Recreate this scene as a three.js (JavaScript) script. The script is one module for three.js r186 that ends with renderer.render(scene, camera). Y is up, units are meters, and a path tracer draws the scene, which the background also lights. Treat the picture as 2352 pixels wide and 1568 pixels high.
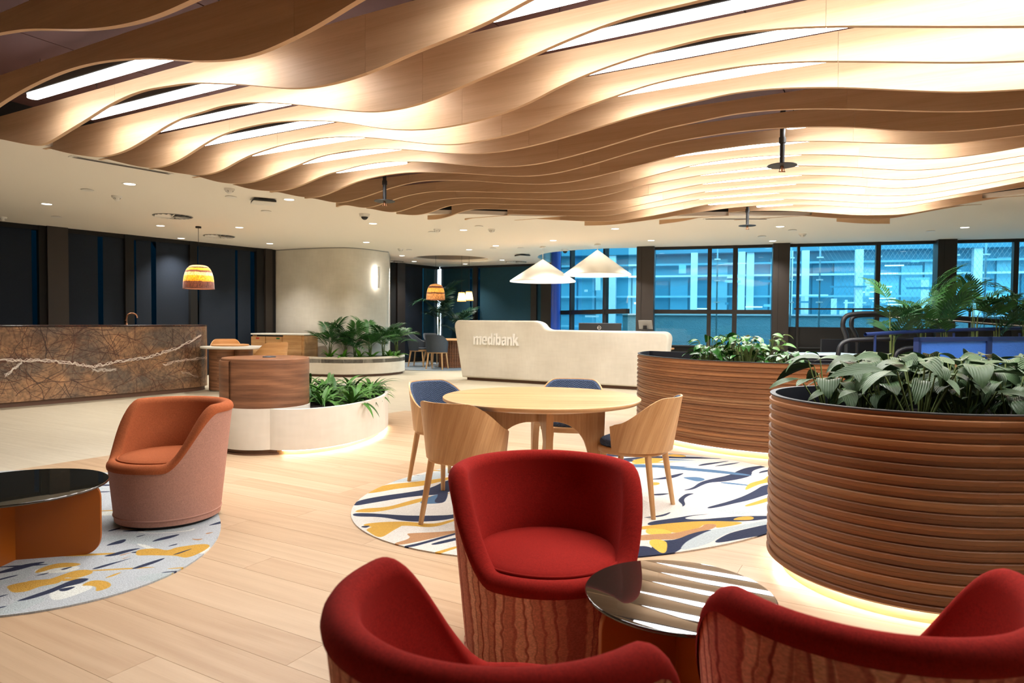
import * as THREE from 'three';
import { RoundedBoxGeometry } from 'three/addons/geometries/RoundedBoxGeometry.js';
import { mergeGeometries, mergeVertices, toCreasedNormals } from 'three/addons/utils/BufferGeometryUtils.js';
import { TextGeometry } from 'three/addons/geometries/TextGeometry.js';
import { FontLoader } from 'three/addons/loaders/FontLoader.js';
import { RectAreaLightUniformsLib } from 'three/addons/lights/RectAreaLightUniformsLib.js';
RectAreaLightUniformsLib.init();

// ---------- camera, sky, exposure ----------
const scene = new THREE.Scene();
const camera = new THREE.PerspectiveCamera(53.13, 1.5, 0.05, 200);
camera.position.set(0, 1.25, 0);
camera.rotation.order = 'YXZ';
camera.rotation.set(THREE.MathUtils.degToRad(-1.75), 0, THREE.MathUtils.degToRad(0.45));
camera.focus = 5.0;
camera.userData.fStop = 4.5;
scene.background = new THREE.Color(0.68, 0.87, 1.0);   // overcast daylight sky
scene.backgroundIntensity = 5.2;
const renderer = new THREE.WebGLRenderer();
renderer.toneMapping = THREE.LinearToneMapping;
renderer.toneMappingExposure = 1.07;
renderer.shadowMap.enabled = true;
const TUBE_LIGHT = 21, TUBE_GLOW = 19, DOWN_LIGHT = 15, LED_LIGHT = 26;
const WARM = [1, 0.96, 0.89], TUBE_COLOR = [1, 0.985, 0.96];

// ---------- helpers ----------
function rng(seed) { let s = seed | 0; return () => { s = (s + 0x6d2b79f5) | 0; let t = Math.imul(s ^ (s >>> 15), 1 | s); t = (t + Math.imul(t ^ (t >>> 7), 61 | t)) ^ t; return ((t ^ (t >>> 14)) >>> 0) / 4294967296; }; }
const R = rng(7), lerp = (a, b, t) => a + (b - a) * t, clamp = (x, a = 0, b = 1) => Math.min(b, Math.max(a, x)), smooth = (a, b, x) => { const t = clamp((x - a) / (b - a)); return t * t * (3 - 2 * t); };
const names = new Map();
function numbered(n) { const k = names.get(n) ?? 0; names.set(n, k + 1); return k ? n + '_' + String(k).padStart(3, '0') : n; }
function thing(name, label, category, [x, y, z] = [0, 0, 0], turn = 0, group) {
  const o = new THREE.Group(); o.name = numbered(name); scene.add(o);
  o.position.set(x, y, z); o.rotation.y = turn; o.userData = { label, category };
  if (group) o.userData.group = group;
  return o;
}
function setting(name, label) { const o = new THREE.Group(); o.name = name; scene.add(o); o.userData = { kind: 'structure', category: 'building part', label }; return o; }
function part(name, geo, mat, parent, label) {
  const m = new THREE.Mesh(Array.isArray(geo) ? merge(geo) : geo, mat);
  m.name = name; m.castShadow = m.receiveShadow = true; parent.add(m);
  if (label) m.userData.label = label;
  return m;
}
function merge(list) {
  const l = list.map((g) => { const q = g.index ? g.toNonIndexed() : g; for (const k of Object.keys(q.attributes)) if (!['position', 'normal', 'uv'].includes(k)) q.deleteAttribute(k); if (!q.attributes.uv) q.setAttribute('uv', new THREE.BufferAttribute(new Float32Array(q.attributes.position.count * 2), 2)); return q; });
  return mergeGeometries(l);
}
// a copy of a thing with copies of its parts
function copyOf(o, name, label, [x, y, z], turn, group) { const c = o.clone(); c.name = numbered(name); c.userData = { ...o.userData, label }; if (group) c.userData.group = group; c.position.set(x, y, z); c.rotation.set(0, turn, 0); scene.add(c); return c; }
const box = (w, h, d, x = 0, y = 0, z = 0, ry = 0) => { const g = new THREE.BoxGeometry(w, h, d); boxUV(g); if (ry) g.rotateY(ry); return g.translate(x, y, z); };
const rbox = (w, h, d, r = 0.01, x = 0, y = 0, z = 0, ry = 0) => { const g = new RoundedBoxGeometry(w, h, d, 2, r); boxUV(g); if (ry) g.rotateY(ry); return g.translate(x, y, z); };
const cyl = (r0, r1, h, x = 0, y = 0, z = 0, n = 32) => { const g = new THREE.CylinderGeometry(r1, r0, h, n); return g.translate(x, y + h / 2, z); };   // r0 at the bottom
function boxUV(g, k = 1) {   // uv in metres from the face's own axes
  const p = g.attributes.position, n = g.attributes.normal, uv = new Float32Array(p.count * 2);
  for (let i = 0; i < p.count; i++) {
    const ax = Math.abs(n.getX(i)), ay = Math.abs(n.getY(i)), az = Math.abs(n.getZ(i));
    const [a, b] = ay >= ax && ay >= az ? [p.getX(i), p.getZ(i)] : ax >= az ? [p.getZ(i), p.getY(i)] : [p.getX(i), p.getY(i)];
    uv[2 * i] = a * k; uv[2 * i + 1] = b * k;
  }
  g.setAttribute('uv', new THREE.BufferAttribute(uv, 2)); return g;
}
function swapUV(g) { const u = g.attributes.uv; for (let i = 0; i < u.count; i++) u.setXY(i, u.getY(i), u.getX(i)); return g; }
function tubeBetween(a, b, r0, r1 = r0, n = 10) {   // a tapered bar from a to b
  const A = new THREE.Vector3(...a), B = new THREE.Vector3(...b), d = B.clone().sub(A), h = d.length();
  const g = new THREE.CylinderGeometry(r1, r0, h, n); const u = g.attributes.uv; for (let i = 0; i < u.count; i++) u.setXY(i, u.getY(i) * h, u.getX(i) * 6.28 * r0);
  g.translate(0, h / 2, 0).applyQuaternion(new THREE.Quaternion().setFromUnitVectors(new THREE.Vector3(0, 1, 0), d.normalize()));
  return g.translate(A.x, A.y, A.z);
}
const tubePath = (pts, r, seg = 40, n = 8, closed = false) => new THREE.TubeGeometry(new THREE.CatmullRomCurve3(pts.map((p) => new THREE.Vector3(...p)), closed), seg, r, n, closed);
function grid(nu, nv, f, closedU = false) {   // f(u,v in 0..1) -> [x,y,z,U,V]
  const pos = [], uv = [], idx = [];
  for (let i = 0; i <= nu; i++) for (let j = 0; j <= nv; j++) { const q = f(i / nu, j / nv); pos.push(q[0], q[1], q[2]); uv.push(q[3] ?? i / nu, q[4] ?? j / nv); }
  for (let i = 0; i < nu; i++) for (let j = 0; j < nv; j++) { const a = i * (nv + 1) + j, b = a + nv + 1; idx.push(a, b, a + 1, b, b + 1, a + 1); }
  const g = new THREE.BufferGeometry(); g.setAttribute('position', new THREE.Float32BufferAttribute(pos, 3)); g.setAttribute('uv', new THREE.Float32BufferAttribute(uv, 2)); g.setIndex(idx); g.computeVertexNormals();
  if (closedU) { const n = g.attributes.normal; for (let j = 0; j <= nv; j++) { const a = j, b = nu * (nv + 1) + j, v = new THREE.Vector3().fromBufferAttribute(n, a).add(new THREE.Vector3().fromBufferAttribute(n, b)).normalize(); n.setXYZ(a, v.x, v.y, v.z); n.setXYZ(b, v.x, v.y, v.z); } }
  return g;
}
// plan paths: lists of {x, z, nx, nz, l}; outward normals
function planPath(pts, closed) {
  const n = pts.length, out = []; let l = 0;
  for (let i = 0; i < n + (closed ? 1 : 0); i++) {
    const p = pts[i % n], a = closed ? pts[(i - 1 + n) % n] : pts[Math.max(0, i - 1)], b = closed ? pts[(i + 1) % n] : pts[Math.min(n - 1, i + 1)];
    const dx = b[0] - a[0], dz = b[1] - a[1], k = Math.hypot(dx, dz) || 1;
    if (i) { const q = pts[(i - 1) % n]; l += Math.hypot(p[0] - q[0], p[1] - q[1]); }
    out.push({ x: p[0], z: p[1], nx: dz / k, nz: -dx / k, l });
  }
  return out;
}
const arc = (cx, cz, rx, rz, a0, a1, n) => Array.from({ length: n + 1 }, (_, i) => { const a = lerp(a0, a1, i / n); return [cx + rx * Math.cos(a), cz + rz * Math.sin(a)]; });
function spline(pts, n, closed = false) { const c = new THREE.CatmullRomCurve3(pts.map((p) => new THREE.Vector3(p[0], 0, p[1])), closed, 'centripetal'); return c.getSpacedPoints(n).slice(0, closed ? n : n + 1).map((p) => [p.x, p.z]); }
// sweeps a profile of [outward, height] pairs along a plan path; flat-shaded across the profile where it bends sharply
function sweep(path, prof, side = 1) {
  const parts = [];
  let v = 0;
  const runs = [[0]];
  for (let i = 1; i < prof.length; i++) {
    runs[runs.length - 1].push(i);
    if (i < prof.length - 1) { const a = Math.atan2(prof[i][1] - prof[i - 1][1], prof[i][0] - prof[i - 1][0]), b = Math.atan2(prof[i + 1][1] - prof[i][1], prof[i + 1][0] - prof[i][0]); let d = Math.abs(a - b); if (d > Math.PI) d = 2 * Math.PI - d; if (d > 0.7) runs.push([i]); }
  }
  const acc = [0]; for (let i = 1; i < prof.length; i++) acc.push(acc[i - 1] + Math.hypot(prof[i][0] - prof[i - 1][0], prof[i][1] - prof[i - 1][1]));
  for (const r of runs) {
    const nu = path.length - 1, nv = r.length - 1;
    if (nv < 1) continue;
    parts.push(grid(nu, nv, (u, w) => { const p = path[Math.round(u * nu)], q = prof[r[Math.round(w * nv)]]; return [p.x + side * p.nx * q[0], q[1], p.z + side * p.nz * q[0], p.l, acc[r[Math.round(w * nv)]]]; }));
  }
  return merge(parts);
}
function slab(pts, y0, y1, holes = []) {   // a flat plate with a plan outline [x,z]; uv in metres
  const s = new THREE.Shape(pts.map(([x, z]) => new THREE.Vector2(x, -z)));
  for (const h of holes) s.holes.push(new THREE.Path(h.map(([x, z]) => new THREE.Vector2(x, -z))));
  const g = new THREE.ExtrudeGeometry(s, { depth: y1 - y0, bevelEnabled: false, curveSegments: 8 });
  g.rotateX(-Math.PI / 2).translate(0, y0, 0);
  return boxUV(g);
}
function slabR(pts, y0, y1, r) {   // the same with rounded edges
  const s = new THREE.Shape(pts.map(([x, z]) => new THREE.Vector2(x, -z)));
  const g = new THREE.ExtrudeGeometry(s, { depth: y1 - y0 - 2 * r, bevelEnabled: true, bevelThickness: r, bevelSize: r, bevelOffset: -r, bevelSegments: 3 });
  g.rotateX(-Math.PI / 2).translate(0, y0 + r, 0);
  return boxUV(g);
}

// ---------- computed textures ----------
function hash(x, y, s) { let h = Math.imul(x, 374761393) ^ Math.imul(y, 668265263) ^ Math.imul(s, 1274126177); h = Math.imul(h ^ (h >>> 13), 1274126177); return ((h ^ (h >>> 16)) >>> 0) / 4294967296; }
function pn(x, y, px, py, s) {   // value noise that repeats after px, py
  const x0 = Math.floor(x), y0 = Math.floor(y), fx = x - x0, fy = y - y0, u = fx * fx * (3 - 2 * fx), v = fy * fy * (3 - 2 * fy), m = (a, n) => ((a % n) + n) % n;
  const a = m(x0, px), b = m(x0 + 1, px), c = m(y0, py), d = m(y0 + 1, py);
  return lerp(lerp(hash(a, c, s), hash(b, c, s), u), lerp(hash(a, d, s), hash(b, d, s), u), v);
}
const fbm = (x, y, p, s, n = 4) => { let t = 0, a = 0.5, q = 1, k = 0; for (let i = 0; i < n; i++) { t += a * pn(x * q, y * q, p * q, p * q, s + i); k += a; a *= 0.5; q *= 2; } return t / k; };
function tex(W, H, f, srgb = true) {   // f(u, v) -> [r, g, b] in 0..255
  const d = new Uint8Array(W * H * 4);
  for (let y = 0; y < H; y++) for (let x = 0; x < W; x++) { const c = f(x / W, y / H), i = (y * W + x) * 4; d[i] = clamp(c[0], 0, 255); d[i + 1] = clamp(c[1], 0, 255); d[i + 2] = clamp(c[2], 0, 255); d[i + 3] = 255; }
  const t = new THREE.DataTexture(d, W, H); t.wrapS = t.wrapT = THREE.RepeatWrapping; t.magFilter = THREE.LinearFilter; t.minFilter = THREE.LinearMipmapLinearFilter; t.generateMipmaps = true;
  if (srgb) t.colorSpace = THREE.SRGBColorSpace; t.needsUpdate = true; return t;
}
const mix3 = (a, b, t) => [lerp(a[0], b[0], t), lerp(a[1], b[1], t), lerp(a[2], b[2], t)];
const sized = (t, w, h = w, ox = 0, oy = 0, rot = 0) => { const c = t.clone(); c.repeat.set(1 / w, 1 / h); c.offset.set(ox, oy); c.rotation = rot; c.needsUpdate = true; return c; };
function canvasTex(w, h, draw) { const c = document.createElement('canvas'); c.width = w; c.height = h; draw(c.getContext('2d'), w, h); const t = new THREE.CanvasTexture(c); t.colorSpace = THREE.SRGBColorSpace; t.wrapS = t.wrapT = THREE.RepeatWrapping; return t; }
const std = (o) => new THREE.MeshStandardMaterial({ roughness: 0.7, side: THREE.DoubleSide, ...o });
const phys = (o) => new THREE.MeshPhysicalMaterial({ roughness: 0.5, side: THREE.DoubleSide, ...o });

// straight grained wood: the grain runs along u
function wood(W, H, s, dark, light, opt = {}) {
  const { lines = 22, fibres = 150, figure = 0.35, contrast = 1 } = opt;
  return tex(W, H, (u, v) => {
    const bend = 0.06 * pn(u * 2, v * 3, 2, 3, s + 9);
    const broad = pn(u * 2, (v + bend) * lines, 2, lines, s), mid = pn(u * 4, (v + bend) * lines * 3, 4, lines * 3, s + 1), fine = pn(u * 12, v * fibres, 12, fibres, s + 2), pore = pn(u * 30, v * fibres * 2, 30, fibres * 2, s + 3);
    let t = 0.42 * broad + 0.26 * mid + 0.22 * fine + 0.1 * pore;
    const ring = 0.5 + 0.5 * Math.sin((v * lines * 0.35 + pn(u * 2, v * 2, 2, 2, s + 5) * 2.2) * 6.283);
    t = lerp(t, ring, figure * 0.35); t = clamp(0.5 + (t - 0.5) * 1.5 * contrast);
    if (pore < 0.14) t -= 0.12;
    return mix3(dark, light, t);
  });
}
const T = {};
T.oak = wood(1024, 512, 11, [176, 128, 80], [222, 180, 130], { lines: 16, contrast: 0.8 });
T.veneer = wood(1024, 512, 31, [194, 158, 122], [222, 190, 155], { lines: 12, contrast: 0.75, figure: 0.15 });
T.floor = [51, 52, 53].map((s, k) => wood(1024, 256, s, [[184, 154, 122], [190, 160, 128], [180, 148, 116]][k], [[206, 178, 146], [210, 183, 151], [202, 173, 140]][k], { lines: 7, fibres: 90, figure: 0.9, contrast: 0.6 }));
T.walnut = wood(1024, 512, 71, [94, 61, 41], [164, 114, 80], { lines: 14, contrast: 1.0, figure: 0.5 });
T.teak = wood(1024, 256, 81, [112, 76, 48], [174, 126, 84], { lines: 5, contrast: 0.9 });
T.plaster = tex(512, 512, (u, v) => { const t = 0.72 * fbm(u * 4, v * 4, 4, 91) + 0.14 * pn(u * 60, v * 12, 60, 12, 94) + 0.14 * pn(u * 12, v * 60, 12, 60, 95); return mix3([206, 199, 184], [232, 226, 213], t); });
T.cream = tex(1024, 512, (u, v) => { const t = 0.4 * fbm(u * 3, v * 3, 3, 101) + 0.4 * pn(u * 6, v * 90, 6, 90, 104) + 0.2 * pn(u * 60, v * 160, 60, 160, 105); return mix3([190, 178, 155], [218, 208, 187], t); });
T.weave = tex(512, 512, (u, v) => { const a = pn(u * 128, v * 128, 128, 128, 111), b = pn(u * 32, v * 160, 32, 160, 112), c = pn(u * 160, v * 32, 160, 32, 113); const t = 0.4 * a + 0.3 * b + 0.3 * c; const g = 232 + 70 * (t - 0.5); return [g, g, g]; });
T.weaveBump = T.weave.clone(); T.weaveBump.colorSpace = THREE.NoColorSpace; T.weaveBump.needsUpdate = true;
T.stripes = tex(1024, 512, (u, v) => {   // bark-like woven stripes that wander
  const w = u + 0.03 * (pn(u * 9, v * 3, 9, 3, 121) - 0.5) + 0.012 * (pn(u * 30, v * 24, 30, 24, 122) - 0.5), k = w * 24 + 1.6 * (pn(w * 13, 0.5, 13, 1, 128) - 0.5), i = Math.floor(k), f = k - i, p = hash(((i % 24) + 24) % 24, 3, 5), tone = hash(((i % 24) + 24) % 24, 9, 5);
  const base = mix3([186, 102, 88], [236, 176, 150], tone), dark = [146, 70, 62], spot = pn(u * 300, v * 150, 300, 150, 125);
  let c = mix3(base, dark, smooth(0.62, 0.8, f) * (1 - smooth(0.9, 1, f)) * (0.4 + 0.6 * p));
  if (p > 0.4 && spot > 0.55) c = mix3(c, [222, 160, 126], 0.55 * smooth(0.05, 0.2, f) * (1 - smooth(0.45, 0.6, f)));
  return c.map((x) => x * (0.9 + 0.2 * pn(u * 200, v * 200, 200, 200, 127)));
});
T.chevron = tex(256, 256, (u, v) => { const z = Math.abs(((u * 4) % 1) - 0.5) * 2, k = ((v * 10 + z * 1.0) % 1 + 1) % 1, g = 40 + 200 * smooth(0, 0.35, k) * (1 - smooth(0.65, 1, k)); return [g, g, g]; }, false);
T.fine = tex(256, 256, (u, v) => { const g = 255 * fbm(u * 32, v * 32, 32, 131, 3); return [g, g, g]; }, false);
T.blind = tex(256, 256, (u, v) => { const t = 0.5 * pn(u * 64, v * 6, 64, 6, 141) + 0.5 * pn(u * 8, v * 90, 8, 90, 142); return mix3([22, 26, 32], [40, 45, 52], t); });

const M = {
  ceiling: std({ color: 0xefe9de, roughness: 0.9 }),
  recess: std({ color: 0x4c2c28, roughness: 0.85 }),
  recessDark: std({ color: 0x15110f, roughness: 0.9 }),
  baffle: [0, 0.21, 0.47, 0.73].map((o) => phys({ map: sized(T.veneer, 2.4, 0.9, o, o * 1.7), roughness: 0.48, specularIntensity: 0.6 })),
  timber: T.floor.flatMap((t) => [0, 0.37, 0.66].map((o) => phys({ map: sized(t, 1.9, 0.24, o, o), roughness: 0.42, specularIntensity: 0.5 }))),
  cream: phys({ map: sized(T.cream, 3.2, 1.6, 0, 0, 0.51), roughness: 0.4, specularIntensity: 0.5 }),
  plaster: std({ map: sized(T.plaster, 1.6), bumpMap: sized(T.plaster, 1.6), bumpScale: 0.0006, roughness: 0.85 }),
  oak: phys({ map: sized(T.oak, 1.1, 0.55), roughness: 0.45 }),
  oakTop: phys({ map: sized(T.oak, 1.6, 0.7, 0.3, 0.2, 0.1), roughness: 0.38 }),
  oakSlant: phys({ map: sized(T.oak, 1.0, 0.42, 0.1, 0.6, -1.25), roughness: 0.45 }),
  oakPale: phys({ map: sized(T.oak, 0.9, 0.5, 0.5), roughness: 0.5, color: 0xfff2e0 }),
  walnut: phys({ map: sized(T.walnut, 1.2, 0.5), roughness: 0.42 }),
  walnutTop: phys({ map: sized(T.walnut, 0.9, 0.5, 0.2), roughness: 0.4, color: 0xffeedd }),
  teak: [0, 0.13, 0.29, 0.44, 0.61, 0.83].map((o, k) => phys({ map: sized(T.teak, 1.3, 0.16, o, o * 2.3), roughness: 0.42, color: [0xffffff, 0xe8dcd2, 0xffeedd, 0xd8c8bc, 0xf4e2d4, 0xe2d0c2][k] })),
  teakDark: phys({ map: sized(T.teak, 1.1, 0.12, 0.4, 0.3), roughness: 0.5, color: 0xc8b4a6 }),
  plinth: std({ color: 0x6b4a36, roughness: 0.6 }),
  liner: std({ color: 0x10131c, roughness: 0.5 }),
  black: std({ color: 0x121214, roughness: 0.45 }),
  matteBlack: std({ color: 0x0c0b0b, roughness: 0.8 }),
  frame: std({ color: 0x1d1a18, roughness: 0.55 }),
  frameBrown: std({ color: 0x2c2521, roughness: 0.5 }),
  blind: std({ color: 0x1b2737, map: sized(T.weave, 0.4), roughness: 0.9, transparent: true, opacity: 0.97 }),
  blindTeal: std({ map: sized(T.weave, 0.4), color: 0x204d60, roughness: 0.9, transparent: true, opacity: 0.93 }),
  pane: phys({ color: 0xbfe4ee, transmission: 1, roughness: 0.0, ior: 1.5, thickness: 0 }),
  paneDark: phys({ color: 0x34606c, transmission: 1, roughness: 0.0, ior: 1.5, thickness: 0 }),
  white: std({ color: 0xf2efe8, roughness: 0.5 }),
  whiteStone: phys({ color: 0xeeeae0, roughness: 0.3 }),
  plasticWhite: std({ color: 0xe9e6df, roughness: 0.45 }),
  grey: std({ color: 0x8d8b86, roughness: 0.5 }),
  darkGrey: std({ color: 0x2b2d30, roughness: 0.5 }),
  metal: std({ color: 0x9a8f86, metalness: 1, roughness: 0.3 }),
  copper: std({ color: 0xb48468, metalness: 1, roughness: 0.25 }),
  soil: std({ color: 0x1d140d, roughness: 1, bumpMap: sized(T.fine, 0.3), bumpScale: 0.01 }),
};
const glow = (c, k) => std({ color: 0xffffff, emissive: new THREE.Color(...c), emissiveIntensity: k, roughness: 0.5 });
M.tube = glow([1, 0.985, 0.96], TUBE_GLOW);
M.lens = glow([1, 0.93, 0.82], 4);
M.led = glow([1, 0.9, 0.76], 5);
M.bulb = glow([1, 0.86, 0.6], 6);
const fabric = (hex, o = {}) => phys({ color: hex, map: sized(T.weave, 0.22), bumpMap: sized(T.weaveBump, 0.22), bumpScale: 0.0004, roughness: 0.95, sheen: 0.35, sheenColor: new THREE.Color(hex), sheenRoughness: 0.6, specularIntensity: 0.2, ...o });

function rectLight(x, y, z, w, h, axisX, emitDown, color, intensity) {   // w along axisX; shines down (or along emitDown)
  const l = new THREE.RectAreaLight(new THREE.Color(...color), intensity, w, h);
  const X = new THREE.Vector3(...axisX).normalize(), Z = new THREE.Vector3(...emitDown).normalize().negate(), Y = Z.clone().cross(X).normalize();
  l.quaternion.setFromRotationMatrix(new THREE.Matrix4().makeBasis(X, Y, Z)); l.position.set(x, y, z); scene.add(l); return l;
}
function spot(x, y, z, tx, ty, tz, color, intensity, angle, penumbra = 0.6, size = 2) {
  const l = new THREE.SpotLight(new THREE.Color(...color), intensity, 0, angle, penumbra, 2); l.position.set(x, y, z); l.target.position.set(tx, ty, tz); l.castShadow = true; l.shadow.radius = size; scene.add(l); scene.add(l.target); return l;
}
function point(x, y, z, color, intensity, size = 2) { const l = new THREE.PointLight(new THREE.Color(...color), intensity, 0, 2); l.position.set(x, y, z); l.castShadow = true; l.shadow.radius = size; scene.add(l); return l; }

// ---------- the room ----------
const K = 1.0645, CE = 2.9, c2 = (x, z) => [x * K, z * K];   // the ceiling is 2.9 m high
const BA = THREE.MathUtils.degToRad(29.5), BU = [Math.cos(BA), Math.sin(BA)], BV = [Math.sin(BA), -Math.cos(BA)], sw = (s, w) => [BU[0] * s + BV[0] * w, BU[1] * s + BV[1] * w];   // along and across the ceiling baffles and floor planks
const ROOM = [[-20.75, 5], [-2.27, -21.3], [1.15, -19.54], [2.8, -15.35], [16, -11.3], [16, 5]];
const floor = setting('floor', 'pale stone-look floor with a field of oak boards');
part('base_floor', slab([[-21.5, 5.5], [-2.3, -22], [1.6, -20], [3.2, -15.8], [16.6, -11.9], [16.6, 5.5]], -0.2, 0), M.cream, floor);

// oak boards, laid along the baffles, clipped to the edge of the timber zone
const TZ = spline([[-14, 5], [-9.2, 2.4], [-6.6, -1.6], [-4.1, -5.44], [-2.6, -7.7], [-1.5, -9.35], [-0.75, -10.25], [0.1, -10.62], [1.0, -10.4], [2.2, -9.6], [4.6, -8.6], [8.5, -7.4], [12.5, -5.2], [15, 0], [15, 5]], 90);
function clip(poly, test, cut) { const out = []; for (let i = 0; i < poly.length; i++) { const a = poly[i], b = poly[(i + 1) % poly.length], A = test(a), B = test(b); if (A >= 0) out.push(a); if ((A >= 0) !== (B >= 0)) { const t = A / (A - B); out.push([lerp(a[0], b[0], t), lerp(a[1], b[1], t)]); } } return out; }
const inside = (p, poly) => { let c = false; for (let i = 0, j = poly.length - 1; i < poly.length; j = i++) if ((poly[i][1] > p[1]) !== (poly[j][1] > p[1]) && p[0] < ((poly[j][0] - poly[i][0]) * (p[1] - poly[i][1])) / (poly[j][1] - poly[i][1]) + poly[i][0]) c = !c; return c; };
{
  const r = rng(21), PW = 0.19, planks = [];
  const TZc = [...TZ];
  for (let k = -26; k < 62; k++) {
    const w0 = k * PW, w1 = w0 + PW - 0.0016; let s = -15 + r() * 1.9;
    while (s < 13) {
      const len = 1.86, s1 = Math.min(13, s + len - 0.0016);
      let poly = [[s, w0], [s1, w0], [s1, w1], [s, w1]];
      const corners = poly.map((p) => sw(...p)), inn = corners.filter((p) => inside(p, TZc)).length;
      const mid = sw((s + s1) / 2, (w0 + w1) / 2);
      if (inn && mid[1] < 4.4 && mid[0] > -13 && mid[0] < 14) {
        if (inn < 4) {   // trim at the curved edge: cut by the nearest edge segment
          let best = 1e9, seg = 0; for (let i = 0; i < TZc.length - 1; i++) { const mx = (TZc[i][0] + TZc[i + 1][0]) / 2, mz = (TZc[i][1] + TZc[i + 1][1]) / 2, d = Math.hypot(mx - mid[0], mz - mid[1]); if (d < best) { best = d; seg = i; } }
          const a = TZc[Math.max(0, seg - 2)], b = TZc[Math.min(TZc.length - 1, seg + 3)], side = (p) => { const q = sw(...p); return -((b[0] - a[0]) * (q[1] - a[1]) - (b[1] - a[1]) * (q[0] - a[0])); };
          const sgn = side([0, 2]) > 0 ? 1 : -1; poly = clip(poly, (p) => sgn * side(p));
        }
        if (poly.length > 2) planks.push({ poly, vis: mid[1] < -0.6 ? Math.hypot(...mid) : 99, m: Math.floor(r() * 9) });
      }
      s += len;
    }
  }
  planks.sort((a, b) => a.vis - b.vis);
  const rest = [];
  planks.forEach((p, i) => {
    const g = slab(p.poly.map((q) => sw(...q)), 0.0002, 0.004), pos = g.attributes.position, uv = g.attributes.uv;
    for (let v = 0; v < pos.count; v++) { const x = pos.getX(v), z = pos.getZ(v); uv.setXY(v, x * BU[0] + z * BU[1], x * BV[0] + z * BV[1]); }
    if (i < 300) part('plank', g, M.timber[p.m], floor); else rest.push(g);
  });
  const o = part('planks', rest, M.timber[4], floor); o.userData.kind = 'stuff';
}

// ceiling: white plasterboard with the opening of the baffle feature, a round recess and a scooped edge at the glass corner
const leftEdge = [[-0.66, 10.85], [-1.28, 10.66], [-2.37, 10.14], [-3.2, 9.8], [-4.2, 9.33], [-4.98, 8.83], [-5.55, 8.36], [-5.95, 8.15], [-6.25, 7.8], [-6.42, 7.3], [-6.56, 6.4], [-6.66, 5.6], [-6.74, 4.4], [-6.76, 3.4], [-6.7, 2.4], [-6.4, 1.4], [-5.7, 0.6], [-4.4, 0], [-2.4, -0.35]];
const baffleEnds = [[-0.66, 11.3], [-0.83, 11.18], [-2.2, 10.7], [-3.21, 10.21], [-4.24, 9.72], [-5.19, 9.24], [-5.79, 8.75], [-6.13, 8.26], [-6.32, 7.78], [-6.45, 7.3], [-6.55, 6.8], [-6.62, 6.3], [-6.7, 5.8], [-6.75, 5.34], [-6.8, 4.9], [-6.85, 4.4], [-6.87, 3.9], [-6.9, 3.4], [-6.95, 2.9], [-6.9, 2.4], [-6.7, 1.9], [-6.4, 1.4], [-5.7, 0.6], [-4.4, 0], [-2.4, -0.35]];   // where the baffles stop, some of them beyond the opening
const holeSW = [...leftEdge, ...leftEdge.slice().reverse().map(([s, w]) => [-1.32 - s, w])].map(([s, w]) => [s * K, w * K]);
const HOLE = spline(holeSW.map((p) => sw(...p)), 160, true);
const RECESS = arc(-1.56 * K, -17.3 * K, 1.0, 0.95, 0, Math.PI * 2, 48).slice(0, 48);
const SCOOP = spline([[1.15, -19.54], [0.92, -18.9], [0.66, -17.9], [0.68, -17.2], [0.87, -16.6], [1.16, -16.2], [1.63, -15.8], [2.18, -15.5], [2.8, -15.35]], 30);
const ceilOutline = [[-20.75, 5], [-2.27, -21.3], ...SCOOP, [16, -11.3], [16, 5]];
const ceiling = setting('ceiling', 'smooth off-white plasterboard ceiling');
part('ceiling_board', slab(ceilOutline, CE, CE + 0.06, [HOLE, RECESS]), M.ceiling, ceiling);
const upstand = (loop, y0, y1) => sweep(planPath(loop, true), [[0, y0], [0, y1]]);
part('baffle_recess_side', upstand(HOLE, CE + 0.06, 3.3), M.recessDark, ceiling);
// dark red panels above the baffles, with thin joints
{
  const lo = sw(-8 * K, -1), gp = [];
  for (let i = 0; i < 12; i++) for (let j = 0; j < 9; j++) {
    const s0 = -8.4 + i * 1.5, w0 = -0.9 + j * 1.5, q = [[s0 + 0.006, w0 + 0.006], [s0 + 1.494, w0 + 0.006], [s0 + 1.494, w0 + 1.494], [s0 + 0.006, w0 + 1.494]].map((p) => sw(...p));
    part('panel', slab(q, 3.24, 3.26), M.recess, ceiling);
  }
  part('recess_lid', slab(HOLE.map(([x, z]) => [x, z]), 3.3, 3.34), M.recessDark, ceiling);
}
part('round_recess_side', upstand(RECESS, CE + 0.06, 3.5), std({ color: 0x8a8178, roughness: 0.9 }), ceiling);
part('round_recess_lid', slab(RECESS, 3.5, 3.54), M.matteBlack, ceiling);
part('scoop_side', sweep(planPath(SCOOP, false), [[0, CE], [0, 3.6]]), M.grey, ceiling);
part('scoop_lid', slab([...SCOOP, [2.9, -15.4], [1.3, -19.7]], 3.6, 3.64), M.grey, ceiling);

// walls that are boxes along a line: origin, unit direction, side
function runner(origin, dir) {
  const k = Math.hypot(...dir), d = [dir[0] / k, dir[1] / k], ry = Math.atan2(-d[1], d[0]), n = [-d[1], d[0]];
  return (q0, q1, y0, y1, off = 0, th = 0.06, r = 0) => { const L = q1 - q0, cx = origin[0] + d[0] * (q0 + q1) / 2 + n[0] * off, cz = origin[1] + d[1] * (q0 + q1) / 2 + n[1] * off; return r ? rbox(L, y1 - y0, th, r, cx, (y0 + y1) / 2, cz, ry) : box(L, y1 - y0, th, cx, (y0 + y1) / 2, cz, ry); };
}
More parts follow.
